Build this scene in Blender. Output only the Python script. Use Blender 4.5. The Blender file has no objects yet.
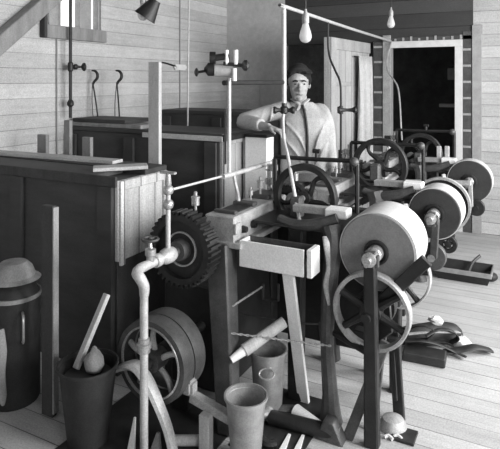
import bpy, bmesh, math, random
from mathutils import Vector, Matrix
random.seed(7)
PI = math.pi
SC = bpy.context.scene
COL = SC.collection

# ------------------------------------------------------------------ place: X runs along the cabinets, Y along the row of machines
F, CX, HY, EYE = 550.0, 250.0, 80.0, 1.55
_n = math.hypot(290, 550)
BX, BY, AX, AY = 290/_n, 550/_n, 550/_n, -290/_n
def at(px, py, d):
    x = (px-CX)/F; z = -(py-HY)/F
    return Vector((d*(x*AX+AY), d*(x*BX+BY), EYE+d*z))
def on_b(px, py, b):
    x = (px-CX)/F
    return at(px, py, b/(x*BX+BY))
def on_a(px, py, a):
    x = (px-CX)/F
    return at(px, py, a/(x*AX+AY))
def on_z(px, py, z=0.0):
    return at(px, py, (EYE-z)*F/(py-HY))
V = Vector

# ------------------------------------------------------------------ materials
def _nodes(name):
    m = bpy.data.materials.new(name); m.use_nodes = True
    nt = m.node_tree; bs = nt.nodes['Principled BSDF']
    return m, nt, bs
def g4(v): return (v, v, v, 1)
def mat(name, v, rough=.6, metal=0.0, var=.35, scale=9.0, bump=.15, spots=.3, stretch=None):
    m, nt, bs = _nodes(name)
    N, L = nt.nodes, nt.links
    tc = N.new('ShaderNodeTexCoord'); mp = N.new('ShaderNodeMapping')
    if stretch: mp.inputs['Scale'].default_value = stretch
    L.new(tc.outputs['Object'], mp.inputs['Vector'])
    nz = N.new('ShaderNodeTexNoise'); nz.inputs['Scale'].default_value = scale; nz.inputs['Detail'].default_value = 8; nz.inputs['Roughness'].default_value = .7
    L.new(mp.outputs[0], nz.inputs['Vector'])
    cr = N.new('ShaderNodeValToRGB')
    cr.color_ramp.elements[0].position = .3; cr.color_ramp.elements[0].color = g4(v*(1-var))
    cr.color_ramp.elements[1].position = .72; cr.color_ramp.elements[1].color = g4(min(.95, v*(1+var)))
    L.new(nz.outputs['Fac'], cr.inputs['Fac'])
    out = cr.outputs[0]
    n2 = N.new('ShaderNodeTexNoise'); n2.inputs['Scale'].default_value = 170; n2.inputs['Detail'].default_value = 3
    L.new(tc.outputs['Object'], n2.inputs['Vector'])
    if spots:
        c2 = N.new('ShaderNodeValToRGB')
        c2.color_ramp.elements[0].position = .38; c2.color_ramp.elements[0].color = g4(1-spots)
        c2.color_ramp.elements[1].position = .62; c2.color_ramp.elements[1].color = g4(1)
        L.new(n2.outputs['Fac'], c2.inputs['Fac'])
        mx = N.new('ShaderNodeMixRGB'); mx.blend_type = 'MULTIPLY'; mx.inputs[0].default_value = 1
        L.new(out, mx.inputs[1]); L.new(c2.outputs[0], mx.inputs[2]); out = mx.outputs[0]
    L.new(out, bs.inputs['Base Color'])
    bs.inputs['Roughness'].default_value = rough; bs.inputs['Metallic'].default_value = metal
    if bump:
        bp = N.new('ShaderNodeBump'); bp.inputs['Strength'].default_value = bump; bp.inputs['Distance'].default_value = .004
        L.new(n2.outputs['Fac'], bp.inputs['Height']); L.new(bp.outputs[0], bs.inputs['Normal'])
    return m
def plank(name, v, width, across, along, rough=.75, var=.16, gap=.35, grain=.25, offset=0.0, gapw=.05):
    """boards: 'across' is the axis the boards are counted on, 'along' the axis of the grain"""
    m, nt, bs = _nodes(name); N, L = nt.nodes, nt.links
    ge = N.new('ShaderNodeNewGeometry'); sp = N.new('ShaderNodeSeparateXYZ')
    L.new(ge.outputs['Position'], sp.inputs[0])
    def math_(op, a, b=None):
        n = N.new('ShaderNodeMath'); n.operation = op
        for i, q in enumerate((a, b)):
            if q is None: continue
            if isinstance(q, (int, float)): n.inputs[i].default_value = q
            else: L.new(q, n.inputs[i])
        return n.outputs[0]
    q = math_('ADD', math_('DIVIDE', sp.outputs[across], width), offset+50)
    idx = math_('FLOOR', q); fr = math_('FRACT', q)
    wn = N.new('ShaderNodeTexWhiteNoise'); wn.noise_dimensions = '1D'; L.new(idx, wn.inputs['W'])
    tone = math_('ADD', math_('MULTIPLY', wn.outputs['Value'], 2*var), 1-var)
    cb = N.new('ShaderNodeCombineXYZ')
    for k in 'XYZ':
        s = 2.2 if k == along else 30.0
        L.new(math_('MULTIPLY', sp.outputs[k], s), cb.inputs[k])
    nz = N.new('ShaderNodeTexNoise'); nz.inputs['Scale'].default_value = 1.0; nz.inputs['Detail'].default_value = 7; nz.inputs['Roughness'].default_value = .65
    L.new(cb.outputs[0], nz.inputs['Vector'])
    gr = math_('ADD', math_('MULTIPLY', nz.outputs['Fac'], 2*grain), 1-grain)
    n5 = N.new('ShaderNodeTexNoise'); n5.inputs['Scale'].default_value = 130; n5.inputs['Detail'].default_value = 2
    L.new(ge.outputs['Position'], n5.inputs['Vector'])
    gr = math_('MULTIPLY', gr, math_('ADD', math_('MULTIPLY', n5.outputs['Fac'], .9), .55))
    n3 = N.new('ShaderNodeTexNoise'); n3.inputs['Scale'].default_value = 3.0; n3.inputs['Detail'].default_value = 9; n3.inputs['Roughness'].default_value = .75
    L.new(ge.outputs['Position'], n3.inputs['Vector'])
    st = math_('ADD', math_('MULTIPLY', n3.outputs['Fac'], .6), .7)
    # the gap fades in and out along the board, as worn joints do
    edge = math_('LESS_THAN', fr, gapw)
    n4 = N.new('ShaderNodeTexNoise'); n4.inputs['Scale'].default_value = 2.2
    L.new(ge.outputs['Position'], n4.inputs['Vector'])
    g = math_('SUBTRACT', 1.0, math_('MULTIPLY', edge, math_('MULTIPLY', n4.outputs['Fac'], 2*(1-gap))))
    val = math_('MULTIPLY', math_('MULTIPLY', math_('MULTIPLY', tone, gr), math_('MULTIPLY', st, g)), v)
    val = math_('MAXIMUM', val, .004)
    cc = N.new('ShaderNodeCombineXYZ')
    for k in 'XYZ': L.new(val, cc.inputs[k])
    L.new(cc.outputs[0], bs.inputs['Base Color']); bs.inputs['Roughness'].default_value = rough
    bp = N.new('ShaderNodeBump'); bp.inputs['Strength'].default_value = .3; bp.inputs['Distance'].default_value = .004
    L.new(math_('SUBTRACT', nz.outputs['Fac'], edge), bp.inputs['Height']); L.new(bp.outputs[0], bs.inputs['Normal'])
    return m

M = {}
M['wall_left'] = plank('pale_wall_boards', .50, .117, 'Z', 'Y', gap=.6, var=.10)
M['wall_right'] = plank('pale_back_boards', .44, .118, 'Z', 'X', gap=.45, var=.12)
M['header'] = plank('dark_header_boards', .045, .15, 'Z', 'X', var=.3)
M['plaster'] = mat('grey_plaster', .50, .85, var=.14, scale=14, spots=.12)
M['floor'] = plank('worn_floor_boards', .40, .12, 'Y', 'X', rough=.6, gap=.4, var=.12, grain=.3, gapw=.04)
M['ceiling'] = plank('ceiling_boards', .16, .14, 'Y', 'X', var=.2)
M['room_beyond'] = mat('dark_mottled_boards', .06, .9, var=.5, scale=5, spots=.5)  # very dark, mottled tone for the whole room beyond
M['trim'] = mat('white_painted_trim', .62, .55, var=.12, scale=12, spots=.1)
M['grey_trim'] = mat('grey_painted_trim', .36, .6, var=.2, scale=12)
M['dark_trim'] = mat('dark_lath', .07, .8, var=.4)
M['door'] = plank('pale_door_boards', .36, .155, 'Y', 'Z', gap=.35, var=.14, grain=.35)
M['door_frame'] = mat('pale_door_rail', .40, .7, var=.25, stretch=(1, 1, .3))
M['cloth'] = mat('pale_curtain_cloth', .56, .9, var=.15, scale=20)
M['box'] = mat('dark_shaded_boards', .045, .65, var=.5, scale=6, stretch=(.25, 1, 1), spots=.2)  # dark wood, with the shade of the tank fronts put into the colour
M['box_end'] = plank('lit_weathered_boards', .55, .14, 'Y', 'Z', var=.25, gap=.25, grain=.45)  # paler than the fronts: window light on the end face is painted in
M['box_end_dark'] = plank('dim_lit_weathered_boards', .27, .14, 'Y', 'Z', var=.25, gap=.25, grain=.45)  # end-face light painted in at a dimmer tone
M['lid_edge'] = mat('pale_worn_lath', .52, .7, var=.25, scale=14, stretch=(.3, 1, 1))
M['wood'] = mat('pale_raw_wood', .46, .75, var=.3, scale=10, stretch=(1, 1, .2), spots=.2)
M['wood_mid'] = mat('grey_raw_wood', .27, .75, var=.35, scale=10, stretch=(1, 1, .2), spots=.2)
M['wood_dark'] = mat('dark_wood', .05, .7, var=.45, scale=9, stretch=(1, 1, .25))
M['iron'] = mat('black_cast_iron', .020, .5, .2, var=.5, scale=14, bump=.3)
M['iron_mid'] = mat('grey_cast_iron', .085, .5, .3, var=.45, scale=10, bump=.3, spots=.25)
M['iron_light'] = mat('pale_machined_iron', .42, .5, .25, var=.35, scale=12, bump=.25, spots=.25)
M['steel'] = mat('bright_steel', .55, .33, .7, var=.25, scale=16)
M['pipe'] = mat('pale_pipe', .50, .5, .2, var=.25, scale=20, spots=.2)
M['tin'] = mat('galvanised_tin', .40, .4, .6, var=.35, scale=8, spots=.15)
M['tin_dark'] = mat('tarnished_tin', .026, .6, .2, var=.5, scale=9)
M['enamel'] = mat('white_enamel', .80, .5, var=.07, scale=10, spots=.14)
M['stone'] = mat('grey_grindstone', .19, .85, var=.16, scale=20, spots=.15)
M['stone_rim'] = mat('lit_stone_rim', .44, .85, var=.12, scale=20, spots=.1)  # same stone as the grey face, paler to paint in light on the rim
M['stone_dark'] = mat('dark_stone_face', .030, .8, var=.4, scale=10)
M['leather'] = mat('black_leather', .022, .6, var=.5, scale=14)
M['rag'] = mat('white_rag', .66, .9, var=.15)
M['rubber'] = mat('white_hose', .68, .5, var=.08)
M['cord'] = mat('black_cord', .02, .6, var=.2)
M['skin'] = mat('skin', .31, .55, var=.10, scale=25, bump=.05, spots=.12)
M['hair'] = mat('dark_hair', .008, .9, var=.5, scale=40)
M['shirt'] = mat('white_shirt_cloth', .44, .9, var=.16, scale=12, bump=.2)
M['trousers'] = mat('grey_trousers_cloth', .22, .9, var=.15)
M['pupil'] = mat('dark_eye', .015, .3, var=.1, bump=0)
M['lip'] = mat('lips', .22, .5, var=.1, bump=0)
def bulb_mat():
    m, nt, bs = _nodes('frosted_bulb_glass')
    bs.inputs['Base Color'].default_value = g4(.7); bs.inputs['Roughness'].default_value = .15
    bs.inputs['Alpha'].default_value = .55
    return m
M['bulb'] = bulb_mat()
def glass_mat():
    m, nt, bs = _nodes('window_glass'); N, L = nt.nodes, nt.links
    tr = N.new('ShaderNodeBsdfTransparent'); gl = N.new('ShaderNodeBsdfGlossy'); gl.inputs['Roughness'].default_value = .05
    mx = N.new('ShaderNodeMixShader'); mx.inputs[0].default_value = .08
    L.new(tr.outputs[0], mx.inputs[1]); L.new(gl.outputs[0], mx.inputs[2]); L.new(mx.outputs[0], N['Material Output'].inputs['Surface'])
    return m
M['glass'] = glass_mat()

# ------------------------------------------------------------------ objects
def wloc(o):
    p = Vector((0, 0, 0))
    while o is not None: p += o.location; o = o.parent
    return p
def tag(o, label=None, cat=None, group=None, kind=None):
    if label: o['label'] = label
    if cat: o['category'] = cat
    if group: o['group'] = group
    if kind: o['kind'] = kind
    return o
def thing(name, loc, label, cat, group=None):
    o = bpy.data.objects.new(name, None); COL.objects.link(o); o.location = loc
    o.empty_display_size = .05
    return tag(o, label, cat, group)
def frame_of(d):
    d = Vector(d).normalized()
    u = d.cross(Vector((0, 0, 1)))
    if u.length < .02: u = d.cross(Vector((1, 0, 0)))
    u.normalize(); return d, u, u.cross(d).normalized()
def catmull(pts, k=6):
    pts = [Vector(p) for p in pts]
    if len(pts) < 3 or k < 2: return pts
    out = []
    for i in range(len(pts)-1):
        p0, p1, p2, p3 = pts[max(i-1, 0)], pts[i], pts[i+1], pts[min(i+2, len(pts)-1)]
        for j in range(k):
            t = j/k
            out.append(.5*((2*p1)+(p2-p0)*t+(2*p0-5*p1+4*p2-p3)*t*t+(3*p1-p0-3*p2+p3)*t**3))
    out.append(pts[-1]); return out
class MB:
    def __init__(s): s.v = []; s.f = []
    def add(s, vs, fs):
        k = len(s.v); s.v += [Vector(v) for v in vs]; s.f += [tuple(i+k for i in f) for f in fs]; return s
    def box(s, lo, hi):
        (x0, y0, z0), (x1, y1, z1) = lo, hi
        return s.add([(x0,y0,z0),(x1,y0,z0),(x1,y1,z0),(x0,y1,z0),(x0,y0,z1),(x1,y0,z1),(x1,y1,z1),(x0,y1,z1)],
                     [(0,3,2,1),(4,5,6,7),(0,1,5,4),(1,2,6,5),(2,3,7,6),(3,0,4,7)])
    def bar(s, p0, p1, w, h, w1=None, h1=None, up=(0, 0, 1)):
        p0, p1 = Vector(p0), Vector(p1); d = (p1-p0).normalized(); up = Vector(up)
        if abs(d.dot(up)) > .96: up = Vector((0, 1, 0))
        u = d.cross(up).normalized(); n = u.cross(d).normalized()
        w1 = w if w1 is None else w1; h1 = h if h1 is None else h1
        vs = [p0+u*a*w/2+n*b*h/2 for a, b in ((-1,-1),(1,-1),(1,1),(-1,1))]+[p1+u*a*w1/2+n*b*h1/2 for a, b in ((-1,-1),(1,-1),(1,1),(-1,1))]
        return s.add(vs, [(0,3,2,1),(4,5,6,7),(0,1,5,4),(1,2,6,5),(2,3,7,6),(3,0,4,7)])
    def tube(s, pts, r, n=10, k=5, flat=None):
        pp = catmull(pts, k) if k > 1 else [Vector(p) for p in pts]
        m = len(pp)
        if isinstance(r, (int, float)): rr = [r]*m
        else:
            rr = []
            for i in range(m):
                t = i/(m-1)*(len(r)-1); j = min(int(t), len(r)-2); rr.append(r[j]+(r[j+1]-r[j])*(t-j))
        d, u, w = frame_of(pp[1]-pp[0]); vs = []
        for i, p in enumerate(pp):
            t = (pp[min(i+1, m-1)]-pp[max(i-1, 0)]).normalized()
            u = (u-t*u.dot(t)).normalized(); w = u.cross(t)
            for j in range(n):
                a = 2*PI*j/n
                vs.append(p+(u*math.cos(a)+w*math.sin(a)*(flat or 1))*rr[i])
        fs = [(i*n+j, i*n+(j+1) % n, (i+1)*n+(j+1) % n, (i+1)*n+j) for i in range(m-1) for j in range(n)]
        fs += [tuple(range(n))[::-1], tuple((m-1)*n+j for j in range(n))]
        return s.add(vs, fs)
    def cyl(s, p0, p1, r, r1=None, n=24):
        return s.tube([p0, p1], [r, r if r1 is None else r1], n, 1)
    def lathe(s, o, axis, prof, n=32, closed=False):
        d, u, w = frame_of(axis); o = Vector(o); vs = []
        for (r, h) in prof:
            for j in range(n):
                a = 2*PI*j/n; vs.append(o+d*h+(u*math.cos(a)+w*math.sin(a))*max(r, 1e-4))
        m = len(prof); fs = []
        for i in range(m if closed else m-1):
            i2 = (i+1) % m
            for j in range(n): fs.append((i*n+j, i*n+(j+1) % n, i2*n+(j+1) % n, i2*n+j))
        if not closed: fs += [tuple(range(n))[::-1], tuple((m-1)*n+j for j in range(n))]
        return s.add(vs, fs)
    def ring(s, o, axis, r0, r1, h0, h1, n=40):
        return s.lathe(o, axis, [(r0, h0), (r1, h0), (r1, h1), (r0, h1)], n, True)
    def ball(s, c, r, n=16, m=10):
        if isinstance(r, (int, float)): r = (r, r, r)
        c = Vector(c); vs = [c+Vector((0, 0, r[2]))]
        for i in range(1, m):
            t = PI*i/m
            for j in range(n):
                a = 2*PI*j/n; vs.append(c+Vector((r[0]*math.sin(t)*math.cos(a), r[1]*math.sin(t)*math.sin(a), r[2]*math.cos(t))))
        vs.append(c-Vector((0, 0, r[2]))); fs = []
        for j in range(n): fs.append((0, 1+j, 1+(j+1) % n))
        for i in range(m-2):
            for j in range(n): fs.append((1+i*n+j, 1+(i+1)*n+j, 1+(i+1)*n+(j+1) % n, 1+i*n+(j+1) % n))
        for j in range(n): fs.append((len(vs)-1, 1+(m-2)*n+(j+1) % n, 1+(m-2)*n+j))
        return s.add(vs, fs)
    def prism(s, poly, t0, t1):
        """poly: 3D outline; t0, t1: offsets along the extrusion"""
        n = len(poly); vs = [Vector(p)+Vector(t0) for p in poly]+[Vector(p)+Vector(t1) for p in poly]
        return s.add(vs, [tuple(range(n))[::-1], tuple(range(n, 2*n))]+[(i, (i+1) % n, n+(i+1) % n, n+i) for i in range(n)])
    def build(s, name, m, parent=None, bevel=0.0, seg=1, label=None, cat=None, group=None, kind=None, angle=35, origin=None):
        me = bpy.data.meshes.new(name)
        if parent is not None: o0 = wloc(parent)
        elif origin is not None: o0 = Vector(origin)
        else:
            xs = [v.x for v in s.v]; ys = [v.y for v in s.v]; zs = [v.z for v in s.v]
            o0 = Vector(((min(xs)+max(xs))/2, (min(ys)+max(ys))/2, min(zs)))
        bm = bmesh.new(); vv = [bm.verts.new(v-o0) for v in s.v]
        for f in s.f:
            try: bm.faces.new([vv[i] for i in f])
            except ValueError: pass
        bmesh.ops.recalc_face_normals(bm, faces=bm.faces)
        if bevel:
            ed = [e for e in bm.edges if len(e.link_faces) == 2 and e.calc_face_angle(0) > .9]
            bmesh.ops.bevel(bm, geom=ed, offset=bevel, segments=seg, affect='EDGES', clamp_overlap=True)
        for f in bm.faces: f.smooth = True
        bm.to_mesh(me); bm.free()
        me.set_sharp_from_angle(angle=math.radians(angle))
        me.materials.append(M[m] if isinstance(m, str) else m)
        o = bpy.data.objects.new(name, me); COL.objects.link(o)
        if parent is not None: o.parent = parent
        else: o.location = o0
        return tag(o, label, cat, group, kind)
def struct(name, mb, m, parent=None, bevel=0.0): return mb.build(name, m, parent, bevel, kind=None if parent else 'structure')
def dup(root, loc, label=None, group=None):
    r = root.copy(); COL.objects.link(r); r.location = loc
    if label: r['label'] = label
    if group: r['group'] = group
    for ch in list(root.children):
        c = ch.copy(); COL.objects.link(c); c.parent = r
        for gch in list(ch.children):
            d = gch.copy(); COL.objects.link(d); d.parent = c
    return r

# ------------------------------------------------------------------ the room
WL, WB, WR, WF, CH = -3.49, 5.992, 1.75, -1.7, 2.75
struct('floor', MB().box((WL-.1, WF-.1, -.1), (WR+.1, WB+.12, 0)), 'floor')
struct('ceiling', MB().box((WL-.1, WF-.1, CH), (WR+.1, WB+.12, CH+.1)), 'ceiling')
# left wall with the window opening
wy0, wy1, wz0, wz1 = 3.09, 3.75, 1.98, 2.60
w = MB()
w.box((WL-.1, WF, 0), (WL, wy0, CH)); w.box((WL-.1, wy1, 0), (WL, WB+.1, CH))
w.box((WL-.1, wy0, 0), (WL, wy1, wz0)); w.box((WL-.1, wy0, wz1), (WL, wy1, CH))
struct('wall_left', w, 'wall_left')
# back wall: plaster panel, two door openings, dark boards above, pale boards at the right
OA0, OA1, OB0, OB1, DT = -2.688, -1.627, -1.43, -.774, 1.965
struct('wall_back_left', MB().box((WL, WB, 0), (OA0, WB+.1, CH)), 'plaster')
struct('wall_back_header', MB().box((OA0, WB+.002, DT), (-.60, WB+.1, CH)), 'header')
struct('wall_back_pier', MB().box((OA1, WB+.004, 0), (OB0, WB+.1, DT)), 'grey_trim')
struct('wall_back', MB().box((OB1, WB+.006, 0), (WR, WB+.1, DT)).box((-.60, WB+.006, DT), (WR, WB+.1, CH)), 'wall_right')
# casings
struct('trim_7', MB().box((WL, WB-.012, 0), (-3.02, WB+.002, 1.50)), 'lid_edge')
t = MB(); t.box((OB0-.085, WB-.025, 0), (OB0, WB+.004, DT+.07))
struct('trim_1', t, 'grey_trim', bevel=.003)
t = MB(); t.box((OB1, WB-.03, 0), (OB1+.075, WB+.004, DT-.0705)); t.box((OB0, WB-.03, DT-.07), (OB1+.075, WB+.004, DT))
t.v = t.v
struct('trim_2', t, 'trim', bevel=.003)
t = MB(); t.box((OB1+.165, WB-.02, 0), (OB1+.255, WB+.004, DT+.14)); t.box((OB1+.255, WB-.02, DT+.05), (OB1+.265, WB+.004, DT+.14))
struct('trim_3', t, 'grey_trim', bevel=.003)
def ladder(n, x0, x1, z0, z1, step):
    d = MB(); d.box((x0, WB-.012, 0), (x1, WB+.004, z1)); o = struct('trim_%d' % n, d, 'dark_trim')
    r = MB(); z = z0
    while z < z1-.03:
        r.box((x0, WB-.018, z), (x1, WB-.010, z+.022)); z += step
    r.build('lath_ticks', 'grey_trim', o)
ladder(4, OB1+.078, OB1+.155, .2, DT+.08, .165)
ladder(5, OB0-.185, OB0-.09, .25, DT, .165)
r = MB(); r.box((OB0, WB-.012, DT+.002), (OB1+.155, WB+.004, DT+.04)); o = struct('trim_6', r, 'dark_trim')
r = MB()
for k in range(9): r.box((OB0+.04+k*.083, WB-.018, DT+.002), (OB0+.062+k*.083, WB-.010, DT+.028+.01*(k % 3)))
r.build('lath_ticks', 'grey_trim', o)
# dark room beyond the openings
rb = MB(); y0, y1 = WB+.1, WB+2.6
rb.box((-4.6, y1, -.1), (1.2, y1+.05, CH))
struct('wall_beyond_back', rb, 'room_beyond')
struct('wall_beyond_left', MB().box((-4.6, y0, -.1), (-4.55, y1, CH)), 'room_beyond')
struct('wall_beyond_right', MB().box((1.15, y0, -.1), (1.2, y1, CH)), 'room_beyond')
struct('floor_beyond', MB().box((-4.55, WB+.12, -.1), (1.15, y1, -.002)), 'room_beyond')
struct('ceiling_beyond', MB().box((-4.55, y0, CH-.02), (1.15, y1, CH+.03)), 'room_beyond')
# right wall and front wall (beside and behind the viewer) with the daylight windows
w = MB(); RW = [(-.9, .5), (1.5, 3.0), (3.5, 4.7)]; rz0, rz1 = 1.0, 2.35
ys = [WF]
for a, b in RW: ys += [a, b]
ys.append(WB)
for i in range(0, len(ys), 2): w.box((WR, ys[i], 0), (WR+.1, ys[i+1], CH))
for a, b in RW: w.box((WR, a, 0), (WR+.1, b, rz0)); w.box((WR, a, rz1), (WR+.1, b, CH))
struct('wall_right', w, 'wall_left')
struct('wall_front', MB().box((WL, WF-.1, 0), (WR, WF, CH)), 'wall_right')
def window_frame(n, x0, x1, ya, yb, za, zb, m, bars, paint, h=.05):
    f = MB()
    f.box((x0, ya, za), (x1, ya+h, zb)); f.box((x0, yb-h, za), (x1, yb, zb)); f.box((x0, ya+h, za), (x1, yb-h, za+h)); f.box((x0, ya+h, zb-h), (x1, yb-h, zb))
    for yy, hw in bars: f.box((x0, yy-hw, za+h), (x1, yy+hw, zb-h))
    o = struct('window_%d' % n, f, paint)
    xm = (x0+x1)/2
    MB().box((xm-.003, ya+h, za+h), (xm+.003, yb-h, zb-h)).build('pane', 'glass', o)
    return o
o = window_frame(1, WL-.08, WL-.02, wy0, wy1, wz0, wz1, None, [(3.237, .060), (3.578, .068)], 'grey_trim', .02)
MB().box((WL, wy0-.02, 1.885), (WL+.05, wy1+.02, 1.99)).build('window_sill', 'wood_mid', o, bevel=.004)
MB().box((WL, wy0-.03, 1.885), (WL+.06, wy0+.0, 2.08)).build('sill_bracket', 'wood_dark', o, bevel=.004)
for i, (a, b) in enumerate(RW): window_frame(2+i, WR+.02, WR+.08, a, b, rz0, rz1, None, [((a+b)/2, .03)], 'trim')
# the timber brace on the left wall
b = MB(); b.bar((WL+.05, 2.45, 1.70), (WL+.05, 3.02, 2.12), .10, .135)
b.bar((WL+.05, 3.02, 2.12), (WL+.05, 3.60, 2.74), .10, .135)
MB().bar((WL+.06, 2.30, 1.53), (WL+.06, 3.60, 2.60), .11, .12).build('wall_brace', 'wood_mid', bevel=.006, label='sloping timber brace across the pale board wall beside the high window', cat='beam')

# the open door leaf in the left doorway
hx, hy = -1.66, WB-.03
leaf = Vector((0, -1.09, 0))
d = MB(); d.box((hx-.035, hy-1.09, .015), (hx, hy, DT-.012))
door = struct('door_1', d, 'door', bevel=.003)
r = MB()
for z0, z1 in ((.02, .16), (1.02, 1.12), (1.50, 1.56), (1.82, DT-.014)): r.box((hx-.055, hy-1.085, z0), (hx-.035, hy-.02, z1))
rails = r.build('door_rails', 'door_frame', door, bevel=.003)
MB().box((hx-.06, hy-1.09, .02), (hx-.034, hy-.97, DT-.014)).build('door_stile', 'door_frame', door, bevel=.003)
MB().box((hx, hy-1.09, .02), (hx+.02, hy-.97, DT-.014)).box((hx, hy-.97, 1.84), (hx+.02, hy-.02, DT-.014)).box((hx, hy-.97, 1.49), (hx+.02, hy-.55, 1.53)).build('door_battens', 'door_frame', door, bevel=.003)
# curtain hanging against the door
c = MB(); n = 60; vs = []; fs = []
for i in range(n+1):
    yy = hy-.50+.42*i/n
    for j in range(9):
        z = 1.80-.17*j
        amp = (.016+.020*min(j, 3)/3)*(.75+.25*math.sin(i*.31))
        sw = math.sin(i*.52+.35*math.sin(j*.8)); vs.append((hx+.062+amp*math.copysign(abs(sw)**.6, sw), yy, z))
for i in range(n):
    for j in range(8): fs.append((i*9+j, (i+1)*9+j, (i+1)*9+j+1, i*9+j+1))
c.add(vs, fs)
cu = c.build('curtain', 'cloth', label='pale pleated curtain hanging on the open plank door', cat='curtain', angle=80)
sm = cu.modifiers.new('thick', 'SOLIDIFY'); sm.thickness = .004
MB().cyl((hx+.028, hy-.53, 1.79), (hx+.028, hy-.06, 1.79), .006, n=8).build('curtain_rod', 'iron', cu)
# the leaf stands open a little past the square, the curtain with it
for o in (door, cu):
    q = o.location-Vector((hx, hy, 0)); o.location = Vector((hx, hy, 0))+Matrix.Rotation(-.065, 3, 'Z') @ q; o.rotation_euler.z = -.065
# small things glimpsed in the dark room
MB().box((-1.20, y1-.12, 1.55), (-1.02, y1-.0005, 1.73)).build('wall_box', 'grey_trim', bevel=.01, label='small pale box on the far wall seen high through the right doorway', cat='box')
MB().box((-1.32, y1-.10, 1.15), (-1.05, y1-.0005, 1.20)).build('wall_shelf', 'trim', bevel=.004, label='small pale shelf low on the far wall in the dark right doorway', cat='shelf')

# ------------------------------------------------------------------ long wooden cabinets
def cabinet(a0, a1, b0, b1, z0, z1, label, endm, legs):
    root = thing('wooden_tank', ((a0+a1)/2, (b0+b1)/2, 0), label, 'tank', 'long wooden tanks along the left side')
    MB().box((a0, b0, 0), (a1-.025, b1, z1-.03)).build('body', 'box', root, bevel=.004)
    MB().box((a1-.024, b0+.004, 0), (a1-.006, b1-.004, z0-.002)).build('lower_end_panel', 'wood_dark', root, bevel=.003)
    e = MB().box((a1-.024, b0+.001, z0), (a1, b1-.001, z1-.03)); e.build('end_panel', endm, root, bevel=.003)
    for yy in (b0+.02, b1-.035): MB().box((a1, yy-.015, z0-.02), (a1+.018, yy+.02, z1-.03)).build('corner_batten', endm, root, bevel=.003)
    MB().box((a1, b0+.03, z1-.08), (a1+.014, b1-.04, z1-.03)).build('top_batten', endm, root, bevel=.003)
    for x in legs: MB().box((x-.05, b0-.022, 0), (x+.05, b0, z1-.06)).build('front_batten', 'box', root, bevel=.003)
    return root
c1 = cabinet(-3.47, -1.944, 2.213, 2.640, .60, 1.05, 'nearest long dark wooden tank with weathered plank end coloured pale as lit behind the toothed gear', 'box_end', (-2.02, -2.7, -3.4))
MB().box((-3.47, 2.205, 1.02), (-2.10, 2.43, 1.045)).box((-3.47, 2.445, 1.02), (-1.95, 2.645, 1.05)).build('lid', 'box', c1, bevel=.003)
MB().bar((-3.46, 2.47, 1.062), (-2.25, 2.56, 1.058), .10, .02).build('lid_slat', 'lid_edge', c1, bevel=.002)
MB().bar((-2.20, 2.30, 1.056), (-1.98, 2.50, 1.06), .11, .02).build('lid_slat', 'lid_edge', c1, bevel=.002)
MB().box((-3.47, 2.20, .99), (-1.95, 2.213, 1.045)).build('front_rail', 'wood_dark', c1, bevel=.002)
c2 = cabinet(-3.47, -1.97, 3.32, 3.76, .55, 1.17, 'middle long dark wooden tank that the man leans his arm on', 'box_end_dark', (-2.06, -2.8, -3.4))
MB().box((-3.47, 3.31, 1.14), (-1.965, 3.77, 1.172)).build('lid', 'box', c2, bevel=.003)
MB().box((-2.66, 3.295, 1.118), (-1.955, 3.312, 1.155)).build('front_rail', 'lid_edge', c2, bevel=.003)
MB().box((-1.965, 3.30, 1.12), (-1.94, 3.77, 1.165)).build('end_rail', 'iron', c2, bevel=.003)
MB().box((-1.958, 3.60, .55), (-1.940, 3.68, 1.12)).build('end_post', 'lid_edge', c2, bevel=.003)
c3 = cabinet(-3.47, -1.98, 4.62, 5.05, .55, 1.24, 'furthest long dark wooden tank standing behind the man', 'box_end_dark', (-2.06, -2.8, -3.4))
MB().box((-3.47, 4.60, 1.21), (-1.96, 5.07, 1.245)).build('lid', 'box', c3, bevel=.003)
# boards lying on the middle tank
for i, (x0, x1, ya, yb, z) in enumerate(((-3.46, -2.70, 3.33, 3.60, 1.173), (-3.44, -2.88, 3.36, 3.70, 1.204))):
    MB().box((x0, ya, z), (x1, yb, z+.03)).build('loose_board', 'wood_mid' if i == 0 else 'box', bevel=.003,
        label=('grey loose board lying directly on the middle tank lid', 'dark loose board lying on top under the two hooks')[i], cat='board')
# pale cupboard behind the end of the middle tank
cb = thing('cupboard', (-1.84, 3.80, 0), 'white narrow cupboard standing at the end of the middle tank under the man\'s forearm', 'cupboard')
MB().box((-1.93, 3.58, 0), (-1.75, 3.70, 1.13)).build('body', 'enamel', cb, bevel=.004)
MB().box((-1.935, 3.575, 1.13), (-1.745, 3.705, 1.15)).build('top', 'iron', cb, bevel=.003)
# the boards standing between the tanks
for px, b, w_, top, m_, lab in ((153.5, 2.70, .082, 1.66, 'wood', 'tall pale plank standing upright behind the nearest tank end'),
                         (41.5, 2.74, .09, 1.165, 'wood_mid', 'short grey post standing behind the near tank, leftmost of three'),
                         (66.5, 2.74, .055, 1.275, 'wood_mid', 'narrow taller grey post standing behind the near tank under the wall pipe'),
                         (86, 2.76, .075, 1.165, 'wood_mid', 'short grey post standing behind the near tank, right of the taller post')):
    p = on_b(px, 150, b)
    MB().box((p.x-w_/2, b, 0), (p.x+w_/2, b+.03, top)).build('upright_board', m_, bevel=.003, label=lab, cat='board')

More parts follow.
